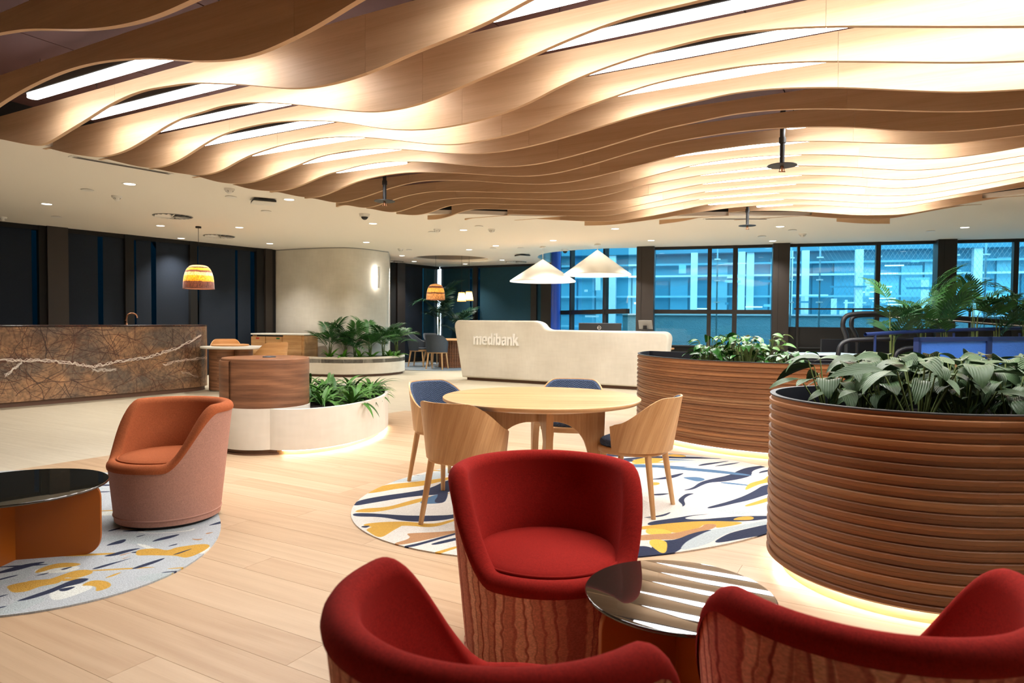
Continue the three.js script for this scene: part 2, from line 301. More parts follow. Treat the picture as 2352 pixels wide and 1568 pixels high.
// left glazed wall with dark roller blinds; q runs from the far corner towards the camera
const win1 = setting('window_1', 'long glazed wall behind dark roller blinds');
const LW0 = runner([-2.27, -21.3], [-6.62, 9.42]), LW = (a, b, y0, y1, off, th) => LW0(a, b, y0, y1, -off, th);   // +off is inside
{
  const F = (a, b) => [-b * K, -a * K];
  part('pane', LW(0, 32, 0, 2.95, -0.22, 0.004), M.paneDark, win1);
  part('head_rail', LW(0, 32, 2.82, 2.95, -0.1, 0.2), M.matteBlack, win1);
  part('sill', LW(0, 32, 0, 0.12, -0.1, 0.2), M.matteBlack, win1);
  const blinds = [[-1.5, -0.66], [-0.64, -0.03], [-5.6, -2.03], [-6.05, -5.9], [-6.5, -6.19], [-7.38, -6.56], [-8.25, -7.46], [-8.63, -8.35], [-9.22, -8.68], [-9.83, -9.31], [-10.9, -10.35], [-11.9, -10.93], [-13.3, -11.95], [-15, -13.4], [-17, -15.1], [-19, -17.1], [-22, -19.1], [-26, -22.1], [-30, -26.1]];
  blinds.forEach(([a, b], i) => part('blind', LW(...F(a, b), 0.02, 2.86, -0.06 + (i % 2) * 0.006, 0.003), i === 1 ? M.blindTeal : M.blind, win1));
  for (const [a, b] of [[-10.27, -10.16], [-8.86, -8.7], [-7.6, -7.45], [-6.08, -5.6], [-2.03, -1.8], [-13.4, -13.3], [-17.1, -17]]) part('mullion', LW(...F(a, b), 0, CE, -0.03, 0.1), M.matteBlack, win1);
  for (const [a, b] of [[-10.16, -9.84], [-5.9, -5.72], [-1.8, -1.5], [-14.2, -13.9]]) part('column_cover', LW(...F(a, b), 0, CE, 0.03, 0.1), M.frameBrown, win1);
}
// far glazed wall
const win2 = setting('window_2', 'glazed wall with teal roller blinds beyond the reception desk');
const BW = runner([-2.27, -21.3], [3.42, 1.76]);
{
  part('pane', BW(0, 3.85, 0, 3.0, -0.2, 0.004), M.paneDark, win2);
  part('head_rail', BW(0, 3.9, 2.84, 3.0, -0.12, 0.2), M.matteBlack, win2);
  for (const [a, b] of [[0.02, 1.07], [1.13, 1.3], [1.42, 3.12], [3.16, 3.8]]) part('blind', BW(a, b, 0.02, 2.9, -0.06, 0.003), M.blindTeal, win2);
  part('mullion', BW(1.22, 1.36, 0, CE, -0.02, 0.08), M.frame, win2);
  part('mullion', BW(3.16, 3.34, 0, CE, -0.02, 0.08), M.frame, win2);
  part('mullion', BW(3.5, 3.84, 0, 3.3, 0.0, 0.1), M.frame, win2);
}
// right glass facade
const win3 = setting('window_3', 'tall glass facade with dark columns looking out to the street');
const FO = c2(2.93, -14.3), FW = runner(FO, [6.3, 1.92]);   // +off is inside
{
  const k = (t) => t * K;
  for (const t of [-0.31, 2.33, 5.16, 8.0, 10.8]) { part('column', FW(k(t), k(t + (t < 0 ? 0.36 : 0.31)), 0, CE, 0.1, 0.35, 0.01), t < 3 ? M.frameBrown : M.frame, win3); part('column_joint', FW(k(t + 0.1), k(t + 0.105), 0, CE, 0.277, 0.006), M.matteBlack, win3); }
  for (const [a, b] of [[1.1, 1.18], [1.59, 1.68], [2.79, 2.84], [4.18, 4.26], [6.42, 6.5], [7.2, 7.26], [9.4, 9.48], [11.8, 11.88]]) part('mullion', FW(k(a), k(b), 0, CE, 0, 0.12), M.frame, win3);
  for (const [a, b] of [[0.05, 1.1], [1.18, 1.59], [1.68, 2.33], [2.64, 2.79], [2.84, 4.18], [4.26, 5.16], [5.47, 6.42], [6.5, 8.0], [8.3, 9.4], [9.48, 10.8], [11.1, 12.6]]) {
    part('pane', FW(k(a), k(b), 0.72, 2.86, -0.02, 0.006), M.pane, win3);
    part('head_rail', FW(k(a), k(b), 2.84, CE, 0, 0.1), M.frame, win3);
    part('sill_panel', FW(k(a), k(b), 0, 0.72, 0, 0.14), M.matteBlack, win3);
    part('sill', FW(k(a), k(b), 0.72, 0.745, 0.03, 0.2), M.darkGrey, win3);
    if (b < 2.4) part('transom', FW(k(a), k(b), 1.43, 1.52, 0, 0.12), M.frame, win3);
    else part('transom', FW(k(a), k(b), 0.745, 1.165, 0.0, 0.03), M.black, win3);
  }
}
// glass return from the facade to the far wall
const win4 = setting('window_4', 'tall glass return beside the reception desk');
const GW = runner([2.62, -15.5], [-1.42, -4.0]);
{
  for (const [a, b] of [[0, 1.05], [1.13, 3.0], [3.08, 4.1]]) { part('pane', GW(a, b, 0.1, 3.6, 0, 0.006), M.pane, win4); part('transom', GW(a, b, 1.43, 1.54, 0, 0.1), M.black, win4); part('sill_panel', GW(a, b, 0, 0.1, 0, 0.12), M.matteBlack, win4); }
  for (const a of [1.05, 3.0]) part('mullion', GW(a, a + 0.08, 0, 3.6, 0, 0.12), M.frame, win4);
  part('end_post', GW(4.05, 4.25, 0, 3.6, 0.02, 0.2), M.black, win4);
}
// a round column wrapped in blue protective film
{
  const c = thing('wrapped_column', 'slim round column wrapped in blue film beside the far glass corner', 'column', [1.18, 0, -18.6]);
  part('shaft', cyl(0.13, 0.13, 3.58, 0, 0, 0, 28), phys({ color: 0x2c4fb0, roughness: 0.3 }), c);
  part('collar', cyl(0.15, 0.15, 0.06, 0, 0, 0, 28), M.black, c);
}
// walls that close the room behind and beside the camera
const wb = setting('wall_back', 'plain plaster wall'); part('plaster_face', box(37.5, CE, 0.2, -2.3, CE / 2, 5.1), M.plaster, wb);
const wr = setting('wall_right', 'plain plaster wall'); part('plaster_face', box(0.2, CE, 16.4, 16.1, CE / 2, -3.1), M.plaster, wr);

// ---------- outside ----------
{
  const ground = setting('ground', 'paved forecourt outside'); part('paving', box(60, 0.2, 60, 6, -0.6, -40), std({ color: 0x9fb6bf, roughness: 0.9 }), ground);
  const out = (q0, q1, y0, y1, off, th = 0.2) => FW(q0, q1, y0, y1, -off, th);
  const p = thing('street_parapet', 'rough grey parapet wall outside the glass facade', 'wall');
  part('wall', out(-1, 14, -0.5, 1.42, 2.6), std({ color: 0x7fa9b5, roughness: 0.95, bumpMap: sized(T.fine, 0.4), bumpScale: 0.02 }), p);
  part('coping', out(-1, 14, 1.42, 1.46, 2.6, 0.3), std({ color: 0xcfdde2 }), p);
  const b = thing('office_building', 'glazed office building with pale columns across the street', 'building');
  const teal = std({ color: 0x5fa9bf, roughness: 0.5 }), tealB = std({ color: 0x3f879e, roughness: 0.5 }), tealC = std({ color: 0x8cc6d4, roughness: 0.6 }), pale = std({ color: 0xdbe7ea, roughness: 0.6 });
  part('wall', out(-8, 20, -0.5, 3.45, 8, 0.3), teal, b);
  part('roof_slab', out(-8, 20, 3.45, 3.75, 7.8, 1.2), tealB, b);
  part('upper_storey', out(3.4, 20, 3.75, 8.2, 8.6, 0.3), tealC, b);
  const r = rng(5);
  for (let q = -7; q < 19; q += 0.62) {
    const kind = r(); part('window', out(q + 0.03, q + 0.59, 1.0 + 0.5 * (kind > 0.6), 2.6 + r() * 0.7, 7.8, 0.06), kind < 0.3 ? tealB : kind < 0.65 ? tealC : teal, b);
    if (kind > 0.8) part('pale_column', out(q - 0.08, q + 0.14, -0.5, 3.45, 7.4, 0.22), pale, b);
  }
  for (let k = 0; k < 46; k++) { const q = -3 + r() * 17, y = 1.1 + r() * 1.9, w = 0.05 + r() * 0.5, hh = r() < 0.5 ? 0.03 + r() * 0.05 : 0.2 + r() * 0.7; part('cladding_panel', out(q, q + (hh > 0.1 ? w * 0.4 : w * 2), y, y + hh, 7.0 - r(), 0.04), [pale, tealC, tealB, pale][k % 4], b); }
  for (const q of [0.55, 1.95, 3.3, 3.75, 5.2]) part('pale_column', out(q, q + 0.2, -0.5, 3.4, 6.6, 0.22), pale, b);
  for (const y of [1.05, 2.05, 2.72, 3.1]) part('floor_band', out(-8, 20, y, y + 0.06, 7.6, 0.1), y === 2.72 ? pale : tealC, b);
  // strip lamps inside the building
  const lamp = thing('strip_lamps', 'rows of thin strip lamps inside the building across the street', 'lamp');
  for (const [q, y, l] of [[5.4, 2.33, 0.9], [5.45, 2.17, 0.85], [5.7, 1.98, 0.7], [5.8, 1.9, 0.7], [6.2, 1.8, 0.5], [6.0, 2.72, 0.45], [7.4, 2.72, 0.5], [6.1, 2.95, 0.5], [2.2, 1.72, 0.5], [0.6, 1.66, 0.5]]) part('strip_lamp', out(q, q + l, y, y + 0.035, 7.2, 0.05), glow([0.8, 0.95, 1], 2.2), lamp);
  // slim steel posts and rods with round fixings
  const post = thing('glazing_posts', 'slim steel posts with round fixings behind the facade glass', 'posts');
  for (const q of [1.35, 2.95, 3.55, 4.72, 6.2, 6.75, 8.4]) { part('post', out(q, q + 0.035, -0.5, 3.4, 1.2, 0.03), std({ color: 0x8fb7c4, metalness: 0.6, roughness: 0.4 }), post); for (const y of [1.7, 2.2, 2.7]) part('fixing', out(q - 0.05, q + 0.085, y, y + 0.03, 1.18, 0.06), pale, post); }
  // diamond wire mesh screen
  const mesh = thing('wire_mesh_screen', 'diamond wire mesh screen outside the rightmost facade panes', 'mesh screen');
  const wires = [], MO = FO, d = [6.3, 1.92].map((v) => v / Math.hypot(6.3, 1.92)), n = [d[1], -d[0]], P = (q, y) => [MO[0] + d[0] * q + n[0] * 0.5, y, MO[1] + d[1] * q + n[1] * 0.5];
  for (let k = 0; k < 72; k++) { const q = 3.4 + k * 0.085; wires.push(tubeBetween(P(q, 1.4), P(q + 0.9, 2.9), 0.0022, 0.0022, 4), tubeBetween(P(q + 0.9, 1.4), P(q, 2.9), 0.0022, 0.0022, 4)); }
  const wm = part('wire', wires, std({ color: 0xb9d3da, metalness: 0.5, roughness: 0.4 }), mesh); wm.userData.kind = 'stuff';
  // braces outside the left glazing and a dark neighbouring facade beyond
  const nb = thing('neighbour_facade', 'dark blue building beyond the roller blinds', 'building');
  part('wall', LW(-2, 34, -0.5, 5, -6, 0.3), std({ color: 0x4c6a74, roughness: 0.7 }), nb);
  for (const [q0, q1] of [[7.95 * K, 6.3 * K], [11.6 * K, 10.1 * K]]) {
    const br = thing('diagonal_brace', q0 < 9 ? 'slanted steel brace behind the blinds beside the round bar table' : 'slanted steel brace behind the blinds above the stone bar', 'brace');
    const L0 = [-2.27 - 0.575 * q0 - 0.818 * 0.7, 3.0, -21.3 + 0.818 * q0 - 0.575 * 0.7], L1 = [-2.27 - 0.575 * q1 - 0.818 * 0.7, 0.1, -21.3 + 0.818 * q1 - 0.575 * 0.7];
    part('beam', tubeBetween(L0, L1, 0.12, 0.12, 16), std({ color: 0x0c0f12 }), br);
    part('edge_strip', tubeBetween([L0[0] + 0.13, L0[1], L0[2] - 0.1], [L1[0] + 0.13, L1[1], L1[2] - 0.1], 0.012, 0.012, 8), std({ color: 0x9fc4d6 }), br);
  }
}

// ---------- wavy timber baffles: [number, [distance along, underside height, ...] in mm] ----------
const PROFILES = [
  [-1, [-4663, 2919, -4362, 2883, -4065, 2825, -3818, 2773, -3613, 2739, -3419, 2716, -3242, 2705, -3061, 2706, -2863, 2720]],
  [0, [-5850, 2819, -5590, 2862, -5344, 2891, -4999, 2914, -4679, 2911, -4380, 2886, -4096, 2846, -3833, 2794, -3586, 2739, -3309, 2695, -3088, 2682, -2882, 2699, -2623, 2740, -2324, 2812]],
  [1, [-7033, 2838, -6651, 2751, -6388, 2701, -6264, 2698, -6094, 2726, -5884, 2770, -5627, 2821, -5323, 2887, -5035, 2923, -4816, 2927, -4545, 2909, -4346, 2894, -4109, 2853, -3797, 2794, -3543, 2737, -3303, 2690, -3077, 2673, -2862, 2678, -2622, 2704, -2438, 2738, -2093, 2784, -1905, 2813, -1682, 2869]],
  [2, [-7314, 2910, -6873, 2800, -6574, 2742, -6359, 2712, -6083, 2715, -5884, 2743, -5626, 2804, -5379, 2869, -5145, 2905, -4862, 2917, -4745, 2928, -4433, 2914, -4233, 2887, -3950, 2835, -3591, 2754, -3340, 2697, -3113, 2658, -2795, 2653, -2555, 2689, -2328, 2733, -2010, 2796, -1714, 2859, -1351, 2912, -1000, 2918, -907, 2920]],
  [3, [-7270, 2915, -6803, 2796, -6509, 2735, -6297, 2713, -6021, 2741, -5755, 2814, -5548, 2875, -5307, 2918, -5069, 2934, -4730, 2935, -4408, 2906, -4106, 2864, -3819, 2806, -3581, 2742, -3319, 2690, -3066, 2662, -2828, 2657, -2601, 2668, -2385, 2693, -2176, 2741, -2012, 2795, -1764, 2853, -1442, 2901, -1214, 2920, -947, 2931, -615, 2904, -384, 2869, -163, 2826, 175, 2756, 497, 2691]],
  [4, [-7196, 2898, -6836, 2818, -6464, 2754, -6277, 2740, -6042, 2761, -5836, 2817, -5639, 2862, -5449, 2887, -5200, 2910, -4847, 2920, -4513, 2906, -4297, 2881, -4029, 2839, -3734, 2778, -3449, 2718, -3270, 2689, -3096, 2676, -2926, 2680, -2682, 2692, -2446, 2725, -2254, 2771, -1967, 2829, -1762, 2863, -1599, 2892, -1363, 2911, -964, 2918, -599, 2887, -261, 2830, 127, 2756, 345, 2717, 564, 2685]],
  [5, [-7200, 2918, -6791, 2804, -6516, 2759, -6344, 2748, -6126, 2757, -5847, 2805, -5514, 2860, -5260, 2908, -4891, 2928, -4588, 2919, -4363, 2897, -4041, 2850, -3734, 2792, -3441, 2745, -3251, 2728, -2979, 2722, -2717, 2737, -2503, 2761, -2184, 2805, -1882, 2851, -1597, 2884, -1327, 2903, -1093, 2919, -849, 2911, -613, 2884, -334, 2840, -263, 2825, -3, 2770, 242, 2720, 383, 2698, 632, 2675]],
  [6, [-7161, 2896, -6898, 2824, -6511, 2763, -6216, 2759, -5928, 2805, -5650, 2869, -5449, 2888, -5125, 2919, -4800, 2922, -4445, 2889, -4107, 2844, -3785, 2786, -3474, 2738, -3177, 2712, -2988, 2708, -2752, 2726, -2400, 2772, -2068, 2828, -1755, 2877, -1457, 2900, -1200, 2919, -931, 2912, -610, 2879, -286, 2828, 0, 2776, 270, 2731, 476, 2706, 698, 2693]],
  [7, [-6987, 2880, -6620, 2794, -6378, 2760, -6164, 2772, -5871, 2839, -5591, 2894, -5236, 2921, -4850, 2918, -4481, 2881, -4129, 2837, -3789, 2784, -3465, 2742, -3259, 2726, -3001, 2730, -2617, 2778, -2254, 2840, -1912, 2887, -1588, 2909, -1307, 2916, -1013, 2908, -662, 2878, -309, 2826, -57, 2770, 181, 2729, 412, 2709, 764, 2709]],
  [8, [-6910, 2879, -6523, 2789, -6361, 2777, -6057, 2809, -5967, 2823, -5533, 2898, -5121, 2935, -4724, 2912, -4345, 2871, -3872, 2798, -3530, 2757, -3308, 2742, -3039, 2745, -2634, 2793, -2252, 2849, -1893, 2898, -1498, 2912, -1172, 2916, -863, 2901, -568, 2868, -332, 2830, 6, 2778, 264, 2745, 507, 2737, 830, 2744]],
  [9, [-6753, 2850, -6508, 2796, -6348, 2787, -6110, 2825, -5811, 2883, -5366, 2914, -4949, 2889, -4420, 2833, -3922, 2786, -3500, 2755, -3051, 2757, -2626, 2797, -2227, 2856, -1848, 2907, -1520, 2923, -1177, 2916, -846, 2892, -455, 2840, -135, 2784, 150, 2741, 353, 2727, 678, 2740, 897, 2763]],
  [10, [-6819, 2884, -6465, 2806, -6305, 2796, -6062, 2835, -5750, 2894, -5302, 2912, -4875, 2883, -4202, 2809, -3749, 2765, -3382, 2748, -3037, 2781, -2706, 2837, -2385, 2866, -2017, 2895, -1627, 2914, -1215, 2916, -904, 2893, -485, 2836, -142, 2778, 88, 2746, 380, 2739, 728, 2770, 963, 2792]],
  [11, [-6726, 2871, -6384, 2827, -6132, 2842, -5814, 2912, -5504, 2931, -5051, 2895, -4482, 2843, -3999, 2802, -3485, 2769, -3118, 2785, -2655, 2839, -2150, 2896, -1733, 2919, -1294, 2919, -963, 2900, -515, 2842, -65, 2763, 176, 2753, 559, 2786, 1029, 2828]],
  [12, [-6524, 2840, -6347, 2830, -6090, 2865, -5848, 2924, -5603, 2937, -5061, 2891, -4248, 2817, -3702, 2774, -3312, 2772, -2819, 2830, -2283, 2896, -1840, 2921, -1373, 2919, -1021, 2898, -546, 2839, -157, 2772, 104, 2756, 516, 2788, 1095, 2837]],
  [13, [-6162, 2877, -5932, 2911, -5682, 2935, -5359, 2917, -4497, 2834, -3988, 2792, -3641, 2781, -3110, 2832, -2416, 2905, -1947, 2928, -1394, 2909, -978, 2874, -480, 2811, -164, 2769, 202, 2759, 715, 2811, 1161, 2873]],
  [14, [-5524, 2939, -4747, 2853, -4136, 2789, -3699, 2778, -3149, 2819, -2450, 2912, -2178, 2934, -1470, 2916, -1031, 2873, -505, 2798, -171, 2762, 214, 2768, 756, 2834, 1227, 2903]],
  [15, [-4514, 2813, -4044, 2799, -3258, 2844, -3033, 2869, -2682, 2897, -2160, 2930, -1611, 2930, -1312, 2910, -857, 2861, -599, 2823, -229, 2775, 27, 2776, 516, 2842, 1294, 2924]],
  [16, [-3420, 2832, -3043, 2857, -2621, 2918, -2228, 2951, -1752, 2930, -1376, 2898, -898, 2831, -554, 2782, -220, 2759, 30, 2754, 545, 2820, 889, 2865, 1360, 2922]],
  [17, [-2339, 2900, -1965, 2937, -1698, 2932, -1362, 2903, -850, 2828, -345, 2784, -115, 2779, 358, 2848, 939, 2918]],
  [18, [-887, 2848, -538, 2796, -148, 2767]],
];
const W1 = 3.0984, DW = 0.5181, TOPY = 1.25 + 1.67 * K, baffleW = (k) => W1 + DW * (k - 1);
function undersideOf(k, data) {
  const S = [], Y = []; for (let i = 0; i < (data?.length ?? 0); i += 2) { S.push(data[i] / 1000); Y.push(data[i + 1] / 1000); }
  const wave = (s) => 1.25 + (2.705 + 0.113 * Math.cos((2 * Math.PI * (s / K - (-1.02 - 0.035 * k - (k > 11 ? 0.03 * (k - 11) : 0)))) / 3.3) - 1.25) * K;
  if (!S.length) return wave;
  const n = S.length, m = S.map((_, i) => (Y[Math.min(n - 1, i + 1)] - Y[Math.max(0, i - 1)]) / (S[Math.min(n - 1, i + 1)] - S[Math.max(0, i - 1)]));
  const raw = (s) => {
    if (s <= S[0]) { const t = smooth(0, 0.7, S[0] - s); return lerp(Y[0] + m[0] * (s - S[0]) * (1 - t), wave(s), t); }
    if (s >= S[n - 1]) { const t = smooth(0, 0.7, s - S[n - 1]); return lerp(Y[n - 1] + m[n - 1] * (s - S[n - 1]) * (1 - t), wave(s), t); }
    let i = 0; while (S[i + 1] < s) i++;
    const h = S[i + 1] - S[i], t = (s - S[i]) / h, t2 = t * t, t3 = t2 * t;
    return (2 * t3 - 3 * t2 + 1) * Y[i] + (t3 - 2 * t2 + t) * h * m[i] + (-2 * t3 + 3 * t2) * Y[i + 1] + (t3 - t2) * h * m[i + 1];
  };
  return (s) => (raw(s - 0.12) + 2 * raw(s - 0.05) + 2 * raw(s) + 2 * raw(s + 0.05) + raw(s + 0.12)) / 8;
}
const ORD = ['first', 'second', 'third', 'fourth', 'fifth', 'sixth', 'seventh', 'eighth', 'ninth', 'tenth', 'eleventh', 'twelfth', 'thirteenth', 'fourteenth', 'fifteenth', 'sixteenth', 'seventeenth', 'eighteenth', 'nineteenth', 'twentieth', 'twenty-first', 'twenty-second', 'twenty-third', 'twenty-fourth'];
function edgeAt(w, e = leftEdge) { for (let i = 0; i < e.length - 1; i++) if ((e[i][1] - w) * (e[i + 1][1] - w) <= 0) return lerp(e[i][0], e[i + 1][0], (w - e[i][1]) / (e[i + 1][1] - e[i][1] || 1)); return -0.66; }
for (let k = 18; k >= -4; k--) {
  const w = baffleW(k), under = undersideOf(k, PROFILES.find((p) => p[0] === k)?.[1]);
  let s0 = edgeAt(w / K, baffleEnds) * K, s1 = (-1.32 - edgeAt(w / K, baffleEnds)) * K; const h0 = edgeAt(w / K) * K + 0.04, h1 = (-1.32 - edgeAt(w / K)) * K - 0.04, topAt = (s) => (s > h0 && s < h1 ? TOPY : CE - 0.001);   // notched to pass under the ceiling board at its ends
  if (k === 18) { s0 = -0.83 * K; s1 = -0.14 * K; }
  if (k === 17) { s0 = -2.2 * K; s1 = 0.9 * K; }
  const o = thing('timber_baffle', 'wavy oak ceiling baffle, ' + ORD[18 - k] + ' in from the short tip piece above the glass facade', 'ceiling baffle', [0, 0, 0], 0, 'parallel wavy baffles of the ceiling feature');
  const notch = [h0, h1].filter((v) => v > s0 + 0.02 && v < s1 - 0.02 && h1 > h0), cuts = [s0, ...[-7.4, -4.95, -2.6, -0.37, 1.9, 4.2].map((v) => v * K + ((k * 37) % 5) * 0.012).filter((v) => v > s0 + 0.2 && v < s1 - 0.2), s1], th = 0.032;
  for (let j = 0; j < cuts.length - 1; j++) {
    const a = cuts[j] + (j ? 0.0015 : 0), b = cuts[j + 1], n = Math.max(2, Math.ceil((b - a) / 0.05)), P = (s, ww, y) => { const q = sw(s, ww); return [q[0], y, q[1]]; };
    const ss = Array.from({ length: n + 1 }, (_, i) => lerp(a, b, i / n)); for (const v of notch) if (v > a && v < b) ss.push(v - 0.0005, v + 0.0005); ss.sort((p, q) => p - q); const ns = ss.length - 1, S = (u) => ss[Math.round(u * ns)];
    const face = (off) => grid(ns, 1, (u, v) => { const s = S(u), y = v ? topAt(s) : Math.min(under(s), topAt(s) - 0.003); return [...P(s, w + off, y), s, y]; });
    const bottom = grid(ns, 1, (u, v) => { const s = S(u); return [...P(s, w + (v - 0.5) * th, Math.min(under(s), topAt(s) - 0.003)), s, 5.37 + v * th]; });
    const top = grid(ns, 1, (u, v) => [...P(S(u), w + (v - 0.5) * th, topAt(S(u))), S(u), v * th]);
    const end = (s) => grid(1, 1, (u, v) => [...P(s, w + (u - 0.5) * th, v ? topAt(s) : Math.min(under(s), topAt(s) - 0.003)), u * th, v ? topAt(s) : under(s)]);
    part('panel', [face(-th / 2), face(th / 2), bottom, top, end(a), end(b)], M.baffle[(((k * 3 + j) % 4) + 4) % 4], o);
  }
}

// ---------- linear lamps hung between the baffles: [gap after baffle, start, end] ----------
const TUBE_Y = 1.25 + 1.6 * K;
const tubes = [
  [0, -5.6, -3.35], [1, -5.75, -3.1], [2, -5.7, -2.85], [3, -5.7, -2.95], [4, -5.6, -3.35], [5, -5.5, -3.85], [6, -5.4, -4.42],
  [0, -1.95, 2.2], [1, -1.95, 2.2], [2, -1.9, 2.2], [3, -1.85, 2.2], [4, -1.85, 2.0],
  [7, -0.84, -0.15], [8, -2.3, 0.35], [9, -2.4, 2.2], [10, -2.6, 2.6], [11, -2.9, 2.8], [12, -3.05, 2.8], [13, -3.1, 1.3], [14, -2.3, 0.6], [15, -1.75, 0.3],
];
const tubeNames = ['row over the orange armchair', 'row above the open lounge', 'row above the glass facade side'];
tubes.forEach(([k, a, b], i) => {
  const w = baffleW(k) + DW / 2, s0 = a * K, s1 = b * K, L = s1 - s0, m = sw((s0 + s1) / 2, w), row = i < 7 ? 0 : i < 12 ? 1 : 2, at = i < 7 ? i : i < 12 ? i - 7 : i - 12;
  const o = thing('linear_lamp', ORD[at] + ' linear lamp of the ' + tubeNames[row] + ', glowing white between baffles', 'ceiling lamp', [m[0], TUBE_Y, m[1]], -BA, 'linear lamps between the baffles');
  part('housing', rbox(L - 0.01, 0.09, 0.088, 0.01, 0, 0.079, 0), M.darkGrey, o);
  const s = new THREE.Shape(), r = 0.04; s.absarc(-L / 2 + r, 0, r, Math.PI / 2, Math.PI * 1.5); s.absarc(L / 2 - r, 0, r, -Math.PI / 2, Math.PI / 2);
  part('diffuser', new THREE.ExtrudeGeometry(s, { depth: 0.03, bevelEnabled: false, curveSegments: 10 }).rotateX(-Math.PI / 2).translate(0, 0.004, 0), M.tube, o);
  for (const e of [-L / 2 + 0.15, L / 2 - 0.15]) part('hanger', cyl(0.004, 0.004, 3.24 - TUBE_Y - 0.1, e, 0.11, 0, 6), M.metal, o);
  rectLight(m[0], TUBE_Y - 0.004, m[1], L, 0.08, [BU[0], 0, BU[1]], [0, -1, 0], TUBE_COLOR, TUBE_LIGHT);
});

// ---------- small ceiling fittings; places on the ceiling plane ----------
const dl = thing('downlight', '', 'downlight');   // built once, then copied
part('trim_ring', new THREE.LatheGeometry([[0.062, 0], [0.082, -0.004], [0.088, 0], [0.088, 0.004]].map((p) => new THREE.Vector2(...p)), 28), M.plasticWhite, dl);
part('lens', cyl(0.064, 0.064, 0.004, 0, -0.003, 0, 28), M.lens, dl);
const downs = [[-4.45, -7.97, 'beside the slot diffuser'], [-6.40, -9.42, 'above the stone bar, beside the window wall'], [-5.93, -11.54, 'left of the hanging basket lamp over the bar'], [-6.45, -13.33, 'by the blinds behind the bar'], [-4.66, -11.68, 'right of the hanging basket lamp'], [-5.01, -14.13, 'in front of the plaster core corner'], [-2.91, -8.92, 'beside the black ceiling sensor'], [-2.26, -11.08, 'beside the dome camera'], [-2.94, -13.76, 'above the tall potted palms'], [-0.85, -11.79, 'beside the round smoke detector'], [-0.35, -14.21, 'above the raised end of the reception desk'], [-0.96, -15.04, 'between desk and round recess'], [-2.61, -18.16, 'left behind the round recess'], [-2.68, -16.58, 'in front of the round recess, by the core'], [-1.31, -18.87, 'behind the round recess'], [-0.27, -17.56, 'right of the round recess'], [1.71, -11.47, 'under the short baffles above the desk'], [0.78, -13.21, 'between the two white cone pendants'], [2.64, -13.08, 'beside the brown facade column'], [4.93, -13.00, 'by the second facade column'], [4.31, -11.06, 'behind the thin sprinkler drop'], [7.24, -10.99, 'by the windows above the escalator']];
downs.forEach(([x, z, where], i) => {
  const p = c2(x, z), label = 'round recessed downlight ' + where;
  if (i) copyOf(dl, 'downlight', label, [p[0], CE - 0.002, p[1]], 0, 'recessed downlights'); else { dl.userData.label = label; dl.userData.group = 'recessed downlights'; dl.position.set(p[0], CE - 0.002, p[1]); }
  spot(p[0], CE - 0.02, p[1], p[0], 0, p[1], WARM, DOWN_LIGHT, 0.95, 0.7, 3);
});
function fitting(kind, name, cat, list, make) {
  const first = thing(name, kind + ' ' + list[0][2], cat, [c2(...list[0])[0], CE, c2(...list[0])[1]], 0, name.replace(/_/g, ' ') + 's'); make(first);
  for (const [x, z, where] of list.slice(1)) { const p = c2(x, z); copyOf(first, name, kind + ' ' + where, [p[0], CE, p[1]], 0); }
}
fitting('flat white sprinkler cover plate', 'sprinkler_plate', 'sprinkler plate', [[-5.17, -8.34, 'beside the white detector near the slot diffuser'], [-7.04, -10.58, 'above the stone bar'], [-3.59, -8.74, 'left of the black ceiling sensor'], [-3.55, -9.87, 'below the black ceiling sensor'], [-0.56, -11.28, 'between downlight and white detector over the desk'], [-1.42, -12.05, 'near the round smoke detector'], [-2.29, -15.14, 'in front of the round recess'], [-0.42, -14.64, 'above the desk lettering'], [0.17, -14.59, 'left of the cone pendants'], [4.67, -11.46, 'beside a detector by the facade'], [4.47, -12.3, 'above the second facade column'], [6.96, -11.43, 'above the escalator']],
  (o) => { part('plate', cyl(0.075, 0.075, 0.008, 0, -0.012, 0, 24), M.plasticWhite, o); part('gap', cyl(0.06, 0.06, 0.012, 0, -0.006, 0, 24), M.darkGrey, o); });
fitting('white motion detector', 'ceiling_detector', 'detector', [[-5.06, -8.77, 'near the slot diffuser'], [-3.39, -8.21, 'tucked under the baffle edge'], [-1.29, -11.7, 'over the floor before the reception desk'], [-0.36, -11.65, 'nearer the short baffles'], [5.05, -11.95, 'by the facade'], [-7.95, -10.68, 'over the end of the bar'], [-2.45, -14.96, 'above the palm planter']],
  (o) => { part('base', cyl(0.062, 0.068, 0.028, 0, -0.028, 0, 24), M.plasticWhite, o); part('sensor_eye', new THREE.SphereGeometry(0.042, 16, 10, 0, 6.3, Math.PI / 2, Math.PI / 2).translate(0, -0.028, 0), M.plasticWhite, o); for (let k = 0; k < 4; k++) part('rib', tubeBetween([0.02 * Math.cos(k * 1.57), -0.06, 0.02 * Math.sin(k * 1.57)], [0.05 * Math.cos(k * 1.57), -0.03, 0.05 * Math.sin(k * 1.57)], 0.004), M.grey, o); });
fitting('dome camera with dark ring', 'dome_camera', 'camera', [[-2.18, -10.08, 'under the baffles before the core'], [1.13, -14.79, 'between the cone pendants']],
  (o) => { part('base', cyl(0.075, 0.085, 0.04, 0, -0.04, 0, 24), M.plasticWhite, o); part('dome', new THREE.SphereGeometry(0.055, 18, 10, 0, 6.3, Math.PI / 2, Math.PI / 2).translate(0, -0.04, 0), M.black, o); part('ring', new THREE.TorusGeometry(0.066, 0.008, 8, 28).rotateX(Math.PI / 2).translate(0, -0.042, 0), M.plasticWhite, o); });
